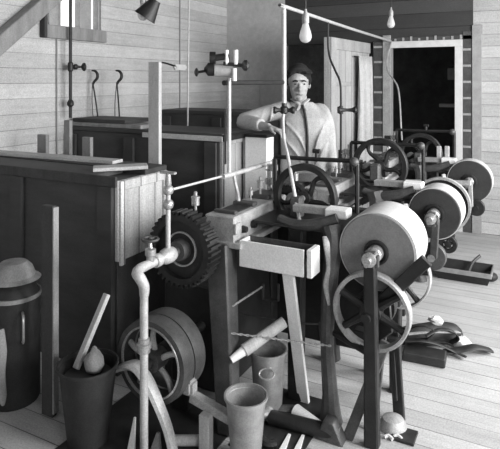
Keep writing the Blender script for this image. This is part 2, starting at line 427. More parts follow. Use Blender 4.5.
# ------------------------------------------------------------------ wheels and valves
def wheel(parent, name, c, R, rim, width, hub, spokes, m, curve=0.0, sw=.022, phase=0.0, hm=None, rm=None):
    c = Vector(c); ax = (0, 1, 0)
    o = MB().lathe(c, ax, [(R-rim, -width/2), (R-.004, -width/2), (R, -width/2+.004), (R, width/2-.004), (R-.004, width/2), (R-rim, width/2), (R-rim*1.25, 0)], 56, True).build(name, rm or m, parent)
    MB().lathe(c, ax, [(hub*.45, -width*.75), (hub, -width*.7), (hub, width*.7), (hub*.45, width*.75)], 24).build('hub', hm or m, o)
    for i in range(spokes):
        a = phase+2*PI*i/spokes; pts = []
        for k in range(6):
            t = k/5; rr = hub*.7+(R-rim*.8-hub*.7)*t; aa = a+curve*math.sin(PI*t)*1.0+curve*.9*t
            pts.append(c+Vector((math.cos(aa)*rr, 0, math.sin(aa)*rr)))
        MB().tube(pts, [sw*.62, sw*.5, sw*.42, sw*.5], 8, 3).build('spoke', m, o)
    return o
def handwheel(parent, c, axis, R, m='iron'):
    d, u, w = frame_of(axis); c = Vector(c)
    mb = MB(); pts = [c+(u*math.cos(2*PI*i/16)+w*math.sin(2*PI*i/16))*R for i in range(17)]
    mb.tube(pts, R*.17, 6, 2)
    for i in range(3):
        a = 2*PI*i/3; mb.tube([c, c+(u*math.cos(a)+w*math.sin(a))*R], R*.13, 6, 1)
    mb.cyl(c-d*R*.3, c+d*R*.3, R*.28, n=10)
    return mb.build('handwheel', m, parent)
def gear(parent, c, R, width, teeth, m, th=.017):
    c = Vector(c); out = []
    for i in range(teeth):
        a = 2*PI*i/teeth; s = 2*PI/teeth
        for f, r in ((-.30, R-th), (-.17, R), (.17, R), (.30, R-th)):
            out.append((a+f*s, r))
    n = len(out); vs = []
    for y in (-width/2, width/2):
        for a, r in out: vs.append(c+Vector((math.cos(a)*r, y, math.sin(a)*r)))
        for a, r in out: vs.append(c+Vector((math.cos(a)*(R-th*2.6), y, math.sin(a)*(R-th*2.6))))
    fs = []
    for i in range(n):
        j = (i+1) % n
        fs += [(i, j, 2*n+j, 2*n+i), (n+i, 3*n+i, 3*n+j, n+j), (i, n+i, n+j, j), (2*n+i, 2*n+j, 3*n+j, 3*n+i)]
    o = MB().add(vs, fs).build('gear', m, parent, angle=20)
    MB().lathe(c, (0, 1, 0), [(R-th*2.4, -width*.2), (R-th*2.4, width*.2), (.02, width*.2), (.02, -width*.2)], 40, True).build('gear_web', m, o)
    MB().lathe(c, (0, 1, 0), [(.075, -width*.3), (.082, -width*.3), (.082, -width*.16), (.075, -width*.16)], 40, True).build('gear_ring', 'iron_light', o)
    MB().lathe(c, (0, 1, 0), [(.022, -width*.75), (.045, -width*.75), (.05, -width*.5), (.05, width*.6), (.022, width*.6)], 28, True).build('hub', 'iron_mid', o)
    return o
def oil_cup(parent, p, s=1.0, m='steel'):
    MB().lathe(p, (0, 0, 1), [(.006*s, -.03*s), (.006*s, 0), (.018*s, .004*s), (.018*s, .035*s), (.02*s, .036*s), (.02*s, .042*s), (.008*s, .046*s), (.008*s, .062*s), (.004*s, .066*s)], 16).build('oil_cup', m, parent)

# ------------------------------------------------------------------ the machines
def machine(O, label, full=True, post=True, ring=0, fly=(0, 0, 0), drum=(0, 0, 0), face='stone', rimm='stone_rim', R=.168, L=.27):
    O = Vector(O); Q = lambda a, b, z: Vector((a, b, z))+O
    root = thing('grinding_machine', Q(-1.0, 2.45, 0)-Vector((0, 0, O.z)), label, 'machine', 'grinding machines in a row')
    # bed
    MB().box(Q(-1.44, 2.26, .775), Q(-1.275, 2.86, .90)).build('bed', 'iron_light', root, bevel=.006)
    MB().box(Q(-1.455, 2.25, .755), Q(-1.235, 2.87, .782)).build('bed_flange', 'iron_light', root, bevel=.004)
    for k in range(4):
        MB().cyl(Q(-1.275, 2.34+.10*k, .828), Q(-1.250, 2.34+.10*k, .828), .019, .014, 10).build('bolt', 'iron', root)
    for y0_, y1_, h_ in ((2.31, 2.34, .915), (2.50, 2.55, .918), (2.68, 2.82, .925)): MB().box(Q(-1.42, y0_, .90), Q(-1.30, y1_, h_)).build('bed_cap', 'iron_mid', root, bevel=.003)
    MB().box(Q(-1.41, 2.36, .9005), Q(-1.31, 2.49, .905)).build('bed_slot', 'iron', root)
    MB().box(Q(-1.278, 2.255, .82), Q(-1.262, 2.31, .87)).build('name_block', 'iron_light', root, bevel=.003)
    oil_cup(root, Q(-1.50, 2.27, .93), 1.1); oil_cup(root, Q(-1.36, 2.70, .955), 1.0); oil_cup(root, Q(-1.33, 2.53, .95), .7)
    # main shaft and gear
    MB().cyl(Q(-1.488, 1.98, .757), Q(-1.488, 2.86, .757), .022).build('main_shaft', 'iron_mid', root)
    for bb in (2.30, 2.78): MB().box(Q(-1.53, bb, .70), Q(-1.44, bb+.06, .83)).build('shaft_bearing', 'iron_mid', root, bevel=.008)
    gear(root, Q(-1.488, 2.155, .757), .178, .085, 38, 'iron')
    # legs of the frame
    def leg(p0, p1, w0, w1, m='iron_mid'):
        MB().bar(p0, p1, w0, w0*.85, w1, w1*.85, up=(0, 1, 0)).build('leg', m, root, bevel=.008)
    leg(Q(-1.36, 2.28, .755), Vector((-1.205+O.x, 2.09+O.y, 0)), .12, .085, 'iron_mid')
    leg(Q(-1.05, 2.49, .84), Vector((-1.05+O.x, 2.47+O.y, 0)), .075, .07, 'iron')
    leg(Q(-1.38, 2.82, .755), Vector((-1.40+O.x, 2.88+O.y, 0)), .11, .09, 'iron')
    mb = MB()
    mb.tube([Q(-.86, 2.44, .875), Q(-.845, 2.43, .80), Q(-.855, 2.41, .62), Q(-.865, 2.40, .36), Vector((-.845+O.x, 2.385+O.y, .12)), Vector((-.84+O.x, 2.38+O.y, 0))], [.05, .042, .036, .030, .036, .055], 10, 4)
    mb.v = [v+Vector((0 if full else -.2, 0, 0)) for v in mb.v]
    mb.build('leg', 'iron_mid', root)
    lx = 0 if full else -.22
    leg(Q(-.80+lx, 2.86, .86), Vector((-.78+O.x+lx, 2.88+O.y, 0)), .07, .06, 'iron')
    # top frame
    MB().tube([Q(-1.13, 2.45, .872), Q(-1.04, 2.44, .855), Q(-.92, 2.43, .875), Q(-.83, 2.44, .91)], [.022, .025, .028, .024], 10, 4).build('front_beam', 'iron_mid', root)
    MB().box(Q(-1.27, 2.82, .80), Q(-.74, 2.88, .87)).build('rear_beam', 'iron', root, bevel=.006)
    MB().bar(Q(-1.08, 2.53, .915), Q(-.86, 2.50, .925), .05, .035).build('slide_bar', 'iron_light', root, bevel=.003)
    MB().box(Q(-.90, 2.46, .90), Q(-.79, 2.54, .945)).build('slide_block', 'enamel', root, bevel=.006)
    MB().box(Q(-1.26, 2.42, .84), Q(-.80, 2.84, .855)).build('bed_plate', 'iron', root, bevel=.003)
    MB().box((-1.37+O.x, 2.33+O.y, .03), (-1.355+O.x, 2.86+O.y, .755+O.z)).build('side_apron', 'iron', root, bevel=.003)
    if full: MB().box((-1.36+O.x, 2.90+O.y, .09), (-.80+O.x, 2.915+O.y, .80+O.z)).build('rear_apron', 'iron', root, bevel=.003)
    MB().tube([Q(-.87, 2.40, .83), Q(-.86, 2.385, .79), Q(-.85, 2.38, .70), Q(-.86, 2.37, .62), Q(-.845, 2.37, .53)], [.018, .016, .01, .014, .006], 8, 4, flat=.5).build('leg_lit_edge', 'iron_light', root)  # pale strip painting in the highlight along the edge of the right leg
    # flywheel
    Fv = Vector(fly); fc = Q(-1.096, 2.70, .933)+Fv
    wheel(root, 'flywheel', fc, .176, .030, .045, .036, 5, 'iron', curve=.35, sw=.028, phase=.5)
    MB().cyl(fc-Vector((0, .10, 0)), fc+Vector((0, .13, 0)), .016).build('flywheel_shaft', 'steel', root)
    MB().box(fc+Vector((-.03, -.135, -.085)), fc+Vector((.03, -.075, .025))).build('flywheel_bearing', 'iron_mid', root, bevel=.01)
    MB().box(fc+Vector((-.03, .06, -.085)), fc+Vector((.03, .12, .025))).build('flywheel_bearing', 'iron_mid', root, bevel=.01)
    MB().ball(fc+Vector((-.085, .03, -.035)), (.04, .03, .045)).build('eccentric', 'iron_light', root)
    # pipe rail over the flywheel
    rl = MB(); rl.tube([Q(-1.317, 2.80, .90), Q(-1.317, 2.80, 1.09), Q(-1.312, 2.80, 1.115), Q(-1.29, 2.80, 1.12), Q(-1.1, 2.80, 1.12), Q(-.87, 2.80, 1.125), Q(-.85, 2.80, 1.115), Q(-.845, 2.80, 1.09), Q(-.845, 2.80, .85)], .012, 8, 4)
    ro = rl.build('pipe_rail', 'iron', root)
    MB().cyl(Q(-1.07, 2.80, 1.12), Q(-1.07, 2.80, 1.165), .010, n=8).cyl(Q(-1.09, 2.80, 1.165), Q(-1.05, 2.80, 1.165), .012, n=8).build('rail_tee', 'iron', ro)
    MB().ball(Q(-.86, 2.80, 1.12), .026).build('rail_joint', 'iron_mid', ro)
    # bright fittings behind the bed
    for dx, dz in ((-1.345, 0), (-1.375, -.03)):
        f = MB().lathe(Q(dx, 2.84, .90), (0, 0, 1), [(.012, 0), (.012, .05), (.022, .055), (.022, .085), (.012, .09), (.012, .13), (.025, .135), (.025, .165+dz), (.010, .17+dz), (.010, .20+dz)], 14)
        f.build('pipe_fitting', 'steel', root)
    # stone drum
    D = Vector(drum); dc = Q(-.636, 2.40, .793)+D
    dr = MB().lathe(dc, (0, 1, 0), [(R-.006, 0), (R, .006), (R, L-.006), (R-.006, L)], 72).build('drum', face, root)
    MB().lathe(dc, (0, 1, 0), [(R-.004, .0045), (R+.0035, .0055), (R+.0035, L-.005), (R-.004, L-.005)], 72, True).build('drum_rim', rimm, dr)
    MB().lathe(dc, (0, 1, 0), [(.02, -.004), (.055, -.004), (.055, -.012), (.046, -.014), (.046, -.005), (.02, -.005)], 32, True).build('drum_flange', 'iron', dr)
    MB().lathe(dc, (0, 1, 0), [(.034, -.002), (.034, -.05), (.030, -.055), (.030, -.13), (.016, -.135), (.016, -.16)], 24).build('drum_hub', 'steel', dr)
    MB().cyl(dc+Vector((0, L-.01, 0)), dc+Vector((0, L+.16, 0)), .022).build('drum_shaft', 'iron_mid', dr)
    if full: MB().bar(Vector((dc.x, dc.y+L+.09, 0)), dc+Vector((0, L+.09, .04)), .05, .06, .06, .06, up=(0, 1, 0)).build('rear_post', 'iron', root, bevel=.006)
    else: MB().bar(dc+Vector((-.30, L+.07, .06)), dc+Vector((.02, L+.07, .0)), .05, .06).build('rear_arm', 'iron', root, bevel=.006)
    if ring:
        MB().lathe(dc+Vector((0, L+.05, 0)), (0, 1, 0), [(ring-.014, 0), (ring, 0), (ring, .035), (ring-.014, .035)], 64, True).build('flange_ring', 'iron_light', dr)
        MB().cyl(dc+Vector((0, L+.06, 0)), dc+Vector((0, L+.075, 0)), ring-.013, n=48).build('flange_disc', 'iron', dr)
    # front post with its bearing
    if post: MB().bar(Vector((dc.x+.008, dc.y-.10, 0)), dc+Vector((0, -.10, -.03)), .062, .05, .05, .045, up=(0, 1, 0)).build('front_post', 'iron', root, bevel=.006)
    MB().box(dc+Vector((-.035, -.128, -.045)), dc+Vector((.035, -.072, .03))).build('post_bearing', 'iron_mid', root, bevel=.014, seg=2)
    MB().cyl(dc+Vector((-.008, -.14, -.02)), dc+Vector((-.008, -.126, -.02)), .010, n=10).build('bolt', 'steel', root)
    if not full: return root
    # lower wheels on one shaft
    wc = Vector((-.648+O.x+D.x, 2.365+O.y+D.y, .545)); wc2 = wc+Vector((.018, .385, .045))
    wheel(root, 'spoked_wheel', wc, .170, .016, .05, .045, 6, 'iron', sw=.036, phase=.62, rm='iron_light')
    wheel(root, 'spoked_wheel', wc2, .168, .010, .04, .045, 6, 'iron', sw=.032, phase=.2, rm='iron_light')
    MB().cyl(wc-Vector((0, .10, 0)), wc2+Vector((0, .08, 0)), .02).build('wheel_shaft', 'iron', root)
    MB().lathe(wc+Vector((0, .06, 0)), (0, 1, 0), [(.02, 0), (.085, 0), (.088, .03), (.085, .06), (.02, .06)], 40, True).build('belt_pulley', 'iron', root)
    MB().prism([wc+Vector(q) for q in ((-.06, .045, .04), (.07, .045, .03), (.08, .045, -.10), (.02, .045, -.15), (-.05, .045, -.12))], (0, 0, 0), (0, .02, 0)).build('crank_web', 'iron', root, bevel=.006)
    if full:
        MB().bar(on_b(374, 309, 2.385), on_b(427, 260, 2.375), .055, .022, .055, .022, up=(0, 1, 0)).build('side_brace', 'iron', root, bevel=.004)
    # the trestle under the wheels
    X = Vector((O.x+D.x, O.y+D.y, 0))
    def strut(p0, p1, w0, m='iron'):
        MB().bar(Vector(p0)+X, Vector(p1)+X, w0, w0*.6, up=(0, 1, 0)).build('strut', m, root, bevel=.003)
    strut((-.735, 2.30, 0), (-.60, 2.42, .40), .045, 'iron_mid')
    strut((-.655, 2.40, 0), (-.62, 2.45, .42), .035, 'iron_mid')
    strut((-.565, 2.53, 0), (-.585, 2.50, .42), .048)
    strut((-.59, 2.50, .34), (-.57, 2.47, .12), .02)
    MB().box(Vector((-.76, 2.46, .36))+X, Vector((-.55, 2.52, .40))+X).build('cross_bar', 'iron', root, bevel=.004)
    MB().bar(Vector((-.84, 2.41, .395))+X, Vector((-.645, 2.31, .385))+X, .03, .022).build('cross_bar', 'iron', root, bevel=.004)
    return root
m1 = machine((0, 0, 0), 'nearest grinding machine with toothed gear, spoked flywheel and large grey stone drum')
m2 = machine((.19, .80, .01), 'middle grinding machine with a dark faced drum beside the large grey drum', False, post=False, ring=.165, fly=(0, 0, .06), drum=(-.075, -.01, 0), face='stone_dark', R=.140, L=.19)
m3 = machine((.22, 2.0, 0), 'furthest grinding machine with a dark faced drum in front of the right doorway', False, post=False, drum=(-.05, -.01, 0), face='stone_dark', R=.156, L=.12)
c = on_b(432, 257, 3.16)
MB().lathe(c, (0, 1, 0), [(.02, 0), (.07, 0), (.075, .006), (.075, .03), (.02, .03)], 40, True).build('belt_pulley', 'iron_mid', m2)
MB().lathe(c, (0, 1, 0), [(.002, -.03), (.02, -.03), (.02, .12), (.002, .12)], 20).build('pulley_shaft', 'steel', m2)
MB().bar((c.x+.02, c.y+.09, c.z), (c.x-.22, c.y+.09, c.z+.06), .05, .05).build('pulley_arm', 'iron', m2, bevel=.004)
MB().bar((c.x+.01, c.y-.01, c.z), (c.x+.025, c.y-.03, .79), .04, .035, up=(0, 1, 0)).build('drum_link', 'iron_mid', m2, bevel=.004)
c = on_b(448, 244, 4.02)
wheel(m3, 'spur_wheel', c, .062, .025, .03, .022, 5, 'iron', sw=.02, phase=.3)
MB().cyl(c, c+V((0, .22, 0)), .015).build('spur_shaft', 'iron', m3)
MB().bar((c.x+.02, c.y+.16, c.z), (c.x-.22, c.y+.16, c.z+.06), .05, .05).build('spur_arm', 'iron', m3, bevel=.004)
MB().bar(on_b(404, 182, 4.22), on_b(471, 183, 4.22), .04, .035).build('drum_arm', 'iron_light', m3, bevel=.004)
MB().bar(on_b(470, 178, 4.245), on_b(471, 207, 4.245), .03, .03, up=(0, 1, 0)).build('drum_link', 'iron_light', m3, bevel=.004)
c = on_b(476, 208, 4.30)
MB().lathe(c, (0, 1, 0), [(.002, -.03), (.018, -.03), (.018, 0), (.055, 0), (.06, .006), (.06, .03), (.002, .03)], 28).build('belt_pulley', 'iron', m3)
for px in (439, 447): MB().bar(on_b(px, 146, 4.6), on_b(px, 165, 4.6), .035, .02, up=(0, 1, 0)).build('slide_post', 'pipe', m3, bevel=.003)
# drive pulleys of the near machine (part of it)
for k, bb in enumerate((1.905, 1.992)):
    c = Vector((-1.496, bb, .323))
    p = MB().lathe(c, (0, 1, 0), [(.150, 0), (.180, 0), (.184, .04), (.180, .08), (.150, .08)], 56, True).build('drive_pulley', 'iron_mid', m1)
    MB().lathe(c, (0, 1, 0), [(.02, .0), (.045, .0), (.045, .08), (.02, .08)], 24, True).build('hub', 'iron_mid', p)
    MB().lathe(c, (0, 1, 0), [(.149, -.003), (.156, -.004), (.158, .004), (.149, .006)], 56, True).build('rim_edge', 'steel', p)
    if k == 0:
        for i in range(5):
            a = .3+2*PI*i/5
            MB().tube([c+Vector((math.cos(a)*.03, .04, math.sin(a)*.03)), c+Vector((math.cos(a+.15)*.1, .04, math.sin(a+.15)*.1)), c+Vector((math.cos(a)*.155, .04, math.sin(a)*.155))], .013, 8, 3).build('spoke', 'iron_light', p)
MB().box((-1.73, 2.32, 0), (-1.42, 2.84, .52)).build('drive_housing', 'iron', m1, bevel=.01)
MB().cyl((-1.496, 1.88, .323), (-1.496, 2.34, .323), .022).build('countershaft', 'iron', m1)
for bb in (2.12,): MB().box((-1.54, bb, 0), (-1.45, bb+.06, .36)).build('shaft_stand', 'iron', m1, bevel=.008)
# arched guard at the pulley
g = MB(); pts = [on_b(108, 376, 1.86), on_b(122, 367, 1.86), on_b(136, 366, 1.86), on_b(148, 382, 1.86), on_b(159, 406, 1.86), on_b(168, 430, 1.86)]
pts.append(Vector((pts[-1].x+.03, 1.86, 0)))
g.tube(pts, [.006, .028, .036, .034, .030, .028, .028], 8, 4, flat=.55); g.build('belt_guard', 'iron_light', label='curved grey belt guard arching in front of the drive pulley', cat='guard')

sheet = MB().box((-1.80, 1.62, 0), (-1.20, 2.20, .004)); sheet.build('floor_shade_sheet', 'leather', bevel=.001, label='black sheet added to darken the floor under the drive pulley and dark bucket', cat='sheet')  # thin black sheet added so the floor here looks deep in shade
MB().box((-1.17, 2.02, 0), (-.87, 2.52, .004)).build('floor_shade_sheet', 'leather', bevel=.001, label='black sheet added to darken the floor beneath the white prop leg and tin pails', cat='sheet')  # second added sheet, darkening the floor between the legs
# white trough on the near machine with its prop
tr = thing('drip_trough', (-1.08, 2.3, .675), 'white painted drip trough mounted across the front of the near machine', 'trough')
MB().box((-1.25, 2.262, .675), (-.925, 2.274, .797)).build('front_board', 'enamel', tr, bevel=.002)
MB().box((-1.25, 2.35, .675), (-.90, 2.362, .797)).build('back_board', 'iron_mid', tr, bevel=.002)
MB().box((-1.25, 2.274, .675), (-.90, 2.35, .687)).build('bottom_board', 'iron_mid', tr, bevel=.002)
MB().box((-1.25, 2.274, .687), (-1.238, 2.35, .797)).build('end_board', 'enamel', tr, bevel=.002)
MB().tube([(-.918, 2.267, .677), (-.912, 2.268, .70), (-.918, 2.268, .74), (-.905, 2.268, .78), (-.905, 2.268, .797)], .006, 6, 3).build('rim_wire', 'iron', tr)
MB().box((-.912, 2.262, .675), (-.885, 2.362, .800)).build('end_board', 'enamel', tr, bevel=.004)
p0 = on_b(288, 279, 2.31); p1 = on_z(304, 402)
MB().bar((p0.x, p0.y, .676), p1, .055, .022, .055, .022, up=(0, 1, 0)).build('prop_leg', 'enamel', tr, bevel=.002)

# ------------------------------------------------------------------ pipework
def pipe(mb, pts, r=.014, k=4, n=10): return mb.tube(pts, r, n, k)
sp = thing('steam_pipe', (-1.4426, 1.80, 0), 'pale steam pipe rising from the floor with elbow and tee in front of the gear', 'pipe')
MB().cyl((-1.4426, 1.80, 0), (-1.4426, 1.80, .71), .017, n=16).build('riser', 'pipe', sp)
MB().tube([(-1.4426, 1.80, .66), (-1.4426, 1.80, .70), (-1.455, 1.79, .735), (-1.475, 1.795, .75), (-1.488, 1.83, .756), (-1.488, 1.87, .757)], [.019, .022, .023, .023, .022, .021], 12, 4).build('elbow', 'pipe', sp)
MB().cyl((-1.488, 1.86, .757), (-1.488, 1.99, .757), .020, n=16).lathe((-1.488, 1.93, .757), (0, 1, 0), [(.026, 0), (.029, .004), (.029, .03), (.026, .034)], 12).build('feed_nipple', 'pipe', sp)
MB().lathe((-1.488, 1.975, .757), (0, 1, 0), [(.02, 0), (.028, .012), (.035, .03), (.037, .06), (.032, .085), (.022, .095)], 24).build('rotary_joint', 'pipe', sp)
MB().lathe((-1.4426, 1.80, .425), (0, 0, 1), [(.018, 0), (.026, .004), (.026, .02), (.031, .022), (.031, .04), (.024, .044), (.024, .06), (.018, .064)], 12).build('union', 'steel', sp)
vb = MB().lathe((-1.488, 1.90, .76), (0, 0, 1), [(.018, 0), (.018, .03), (.024, .035), (.024, .06), (.012, .064), (.008, .07), (.008, .105)], 14).build('valve', 'steel', sp)
handwheel(vb, (-1.488, 1.90, .862), (0, 0, 1), .034, 'iron_mid')
s2 = MB().cyl((-1.488, 2.028, .79), (-1.488, 2.028, 1.10), .011, n=12); st = s2.build('standpipe', 'pipe', sp)
for z in (.965, 1.03):
    MB().lathe((-1.488, 2.028, z), (0, 0, 1), [(.012, 0), (.022, .008), (.026, .022), (.022, .036), (.013, .045)], 14).build('globe_valve', 'steel', st)
MB().lathe((-1.488, 2.028, 1.07), (0, 0, 1), [(.013, 0), (.016, .01), (.012, .05), (.012, .06)], 12).build('valve_bonnet', 'steel', st)
MB().box((-1.53, 2.018, 1.125), (-1.446, 2.038, 1.137)).build('valve_tee_handle', 'steel', st, bevel=.003)
MB().cyl((-1.488, 2.028, 1.05), (-1.445, 2.44, 1.055), .006, n=8).build('branch_pipe', 'pipe', st)
MB().tube([(-1.445, 2.44, 1.055), (-1.43, 2.48, 1.055), (-1.41, 3.0, 1.06)], .013, 10, 3).build('branch_pipe', 'pipe', st)
MB().tube([(-1.425, 2.52, 1.05), (-1.42, 2.53, 1.0), (-1.405, 2.53, .95), (-1.395, 2.52, .915)], .009, 8, 4).build('drain_pipe', 'pipe', st)
# upright with the regulator
rg = thing('pressure_regulator', (-1.43, 2.48, 1.07), 'upright pipe topped by a brass and iron pressure regulator left of the man', 'regulator')
MB().cyl((-1.43, 2.48, 1.07), (-1.43, 2.48, 1.56), .010, n=12).build('upright_pipe', 'pipe', rg)
MB().cyl((-1.455, 2.485, 1.11), (-1.455, 2.485, 1.40), .006, n=8).build('side_pipe', 'iron_mid', rg)
c0 = Vector((-1.43, 2.48, 1.575))
def rr(dx, dz, dv=0): return c0+Vector((.8846*dx+.4664*dv, .4664*dx-.8846*dv, dz))
MB().cyl(rr(-.075, .025), rr(.02, .025), .032, n=20).build('regulator_body', 'iron_light', rg)
MB().cyl(rr(-.012, .055, .02), rr(-.012, .13, .02), .010, n=10).build('regulator_column', 'enamel', rg)
MB().cyl(rr(.035, .055, .02), rr(.035, .13, .02), .012, n=10).build('regulator_column', 'enamel', rg)
MB().cyl(rr(.028, -.03, .03), rr(.028, .035, .03), .012, n=10).build('regulator_column', 'enamel', rg)
MB().cyl(rr(-.03, .06, .02), rr(.07, .05, .02), .010, n=8).lathe(rr(.085, .05, .02), rr(1, 0)-rr(0, 0), [(.012, -.02), (.028, -.008), (.028, .008), (.012, .02)], 12).build('regulator_valve', 'iron', rg)
MB().cyl(rr(-.07, .09, .01), rr(.0, .10, .01), .018, n=10).cyl(rr(-.10, .09, .01), rr(-.07, .09, .01), .032, n=12).build('regulator_cap', 'iron', rg)
MB().cyl(rr(-.17, .015, 0), rr(-.06, .03, 0), .007, n=8).lathe(rr(-.17, .015), rr(1, 0)-rr(0, 0), [(.01, -.01), (.022, -.004), (.022, .004), (.01, .01)], 12).build('stem', 'iron', rg)
MB().lathe(rr(-.10, .03), rr(1, 0)-rr(0, 0), [(.008, -.03), (.035, -.01), (.035, .02), (.008, .03)], 14).build('stuffing_box', 'iron', rg)
MB().cyl((-1.45, 2.46, 1.535), (-1.43, 3.155, 1.535), .014, n=10).build('cross_pipe', 'iron', rg)
# overhead supply
ov = thing('overhead_pipe', (-1.43, WB-.03, 2.0), 'pale overhead pipe running from the doorway to a drop with valve before the man', 'pipe')
MB().tube([(-1.43, WB-.02, 1.972), (-1.43, 4.5, 1.99), (-1.43, 3.21, 2.015), (-1.43, 3.18, 2.01), (-1.43, 3.17, 1.98)], .012, 10, 3).build('main_pipe', 'pipe', ov)
MB().cyl((-1.43, 3.17, 1.99), (-1.428, 3.17, 1.40), .015, n=12).build('drop_pipe', 'pipe', ov)
v = MB().lathe((-1.428, 3.17, 1.335), (0, 0, 1), [(.014, 0), (.026, .01), (.026, .04), (.016, .05), (.016, .07)], 12).build('valve', 'iron', ov)
def dumbbell(parent, c, half, r):
    dv = Vector((.8846, .4664, 0)); c = Vector(c)
    MB().lathe(c, dv, [(r*.9, -half-.012), (r, -half), (r*.55, -half+.018), (r*.42, 0), (r*.55, half-.018), (r, half), (r*.9, half+.012)], 14).build('valve_handle', 'iron', parent)
dumbbell(v, (-1.428, 3.165, 1.36), .055, .024)
h = MB().tube([(-1.43, 3.165, 1.335), on_b(283, 122, 3.10), on_b(284, 140, 2.92), on_b(288, 157, 2.74), on_b(293, 185, 2.62), on_b(297, 207, 2.56), on_b(300, 223, 2.48)], .009, 10, 5)
h.build('hose', 'rubber', ov)
def drop(x, y, pts, vz, lab, m):
    root = thing('drop_cord', (x, y, 1.99), lab, 'cord')
    MB().tube(pts, .008, 8, 5).build('cord', m, root)
    return root
q = pj = [Vector((-1.43, 3.99, 1.995)), on_b(328, 45, 3.985), on_b(330, 58, 3.95), on_b(335, 70, 3.88), on_b(340, 82, 3.82), on_b(341, 100, 3.80), on_b(341, 125, 3.80), on_b(341, 150, 3.80)]
dc = drop(-1.43, 3.99, q, 0, 'dark hose dropping from the overhead pipe in front of the open plank door', 'cord')
dumbbell(dc, on_b(347, 110, 3.79), .055, .026)
MB().cyl(on_b(341, 106, 3.80), on_b(341, 114, 3.80), .016, n=10).build('valve', 'iron', dc)
MB().cyl(on_b(341, 150, 3.80), on_b(341, 168, 3.80), .020, n=10).build('coupling', 'iron', dc)
q = [Vector((-1.41, WB-.05, 1.965)), on_b(387, 60, 5.9), on_b(388, 72, 5.85), on_b(394, 80, 5.75), on_b(398, 88, 5.7), on_b(400, 104, 5.65), on_b(401, 125, 5.6), on_b(402, 140, 5.6)]
dc = drop(-1.41, WB-.05, q, 0, 'grey hose dropping past the left casing of the dark right doorway', 'iron_light')
# pipes on the left wall
wp = thing('wall_pipe', (WL+.05, 3.39, 1.26), 'dark vertical pipe with a handled valve running up the pale board wall past the window', 'pipe')
xa = WL+.09
yb = on_a(70.5, 80, xa).y
MB().cyl((xa, yb, 1.24), (xa, yb, CH), .013, n=10).build('pipe_run', 'iron', wp)
MB().lathe((xa, yb, 1.33), (0, 0, 1), [(.014, 0), (.028, .015), (.028, .04), (.014, .06)], 12).build('pipe_joint', 'iron', wp)
zc = on_a(78, 67, xa).z
MB().lathe((xa, yb, zc-.04), (0, 0, 1), [(.014, 0), (.022, .01), (.022, .07), (.014, .08)], 12).build('valve', 'iron', wp)
MB().lathe((xa, yb, zc), (.55, .83, 0), [(.014, 0), (.012, .02), (.024, .03), (.024, .05), (.012, .06), (.010, .085), (.034, .10), (.036, .115), (.020, .125)], 14).build('valve_handle', 'iron', wp)
p = on_a(57, 80, WL+.012)
MB().cyl((WL+.012, p.y, 0), (WL+.012, p.y, 1.885), .006, n=8).build('thin_wall_line', 'grey_trim', label='thin grey line running down the pale wall below the window sill', cat='pipe')  # thin grey cylinder down the wall below the sill
# thin rod from the ceiling
p = on_b(189.5, 60, 4.0)
MB().cyl((p.x, 4.0, CH), (p.x-.02, 4.0, 1.10), .007, n=8).build('hanging_rod', 'pipe', label='thin pale rod hanging from the ceiling behind the middle tank', cat='rod')
p = on_a(180, 90, WL+.01)
MB().cyl((WL+.01, p.y, .9), (WL+.01, p.y, CH), .008, n=8).build('wall_conduit', 'grey_trim', label='grey conduit running up the board wall behind the thin pale rod', cat='pipe')
# hooks on the loose boards
for px, lean, lab in ((96, .03, 'iron hook with long thin shanks, the one next to the wall pipe'), (118, .0, 'iron hook with long thin shanks, the one nearer the tall pale plank')):
    base = on_b(px, 112, 3.58); base.z = 1.235 if px < 110 else 1.173
    if px > 110: base = on_b(px, 112, 3.68); base.z = 1.173
    top = on_b(px-1+(-2 if lean else 0), 84, base.y)
    hk = thing('iron_hook', base, lab, 'hook', 'iron hooks on the middle tank')
    r_ = Vector((.8846, .4664, 0))
    MB().tube([base+r_*.015, base+r_*.010+(top-base)*.5, top], .0065, 8, 3).build('shank', 'iron', hk)
    MB().tube([base-r_*.025, base-r_*.022+(top-base)*.5, top-r_*.004], .004, 8, 3).build('thin_shank', 'iron_mid', hk)
    MB().tube([top, top+r_*.012+V((0, 0, .022)), top+r_*.036+V((0, 0, .05)), top+r_*.038+V((0, 0, .085)), top+r_*.018+V((0, 0, .112)), top-r_*.012+V((0, 0, .116))], [.012, .011, .013, .013, .011, .006], 8, 4).build('hook_head', 'iron', hk)
# ladle on the wall
p = on_a(170, 65, WL+.02)
ld = thing('ladle', p, 'white ladle hanging sideways on the board wall by its dark handle', 'ladle')
MB().tube([p+V((0, -.16, -.02)), p+V((0, -.15, .02)), p+V((0, -.05, .015)), p+V((0, .10, -.01))], .008, 8, 4).build('handle', 'iron', ld)
MB().box(p+V((-.018, .08, -.05)), p+V((.02, .30, .01))).build('scoop', 'enamel', ld, bevel=.015, seg=2)

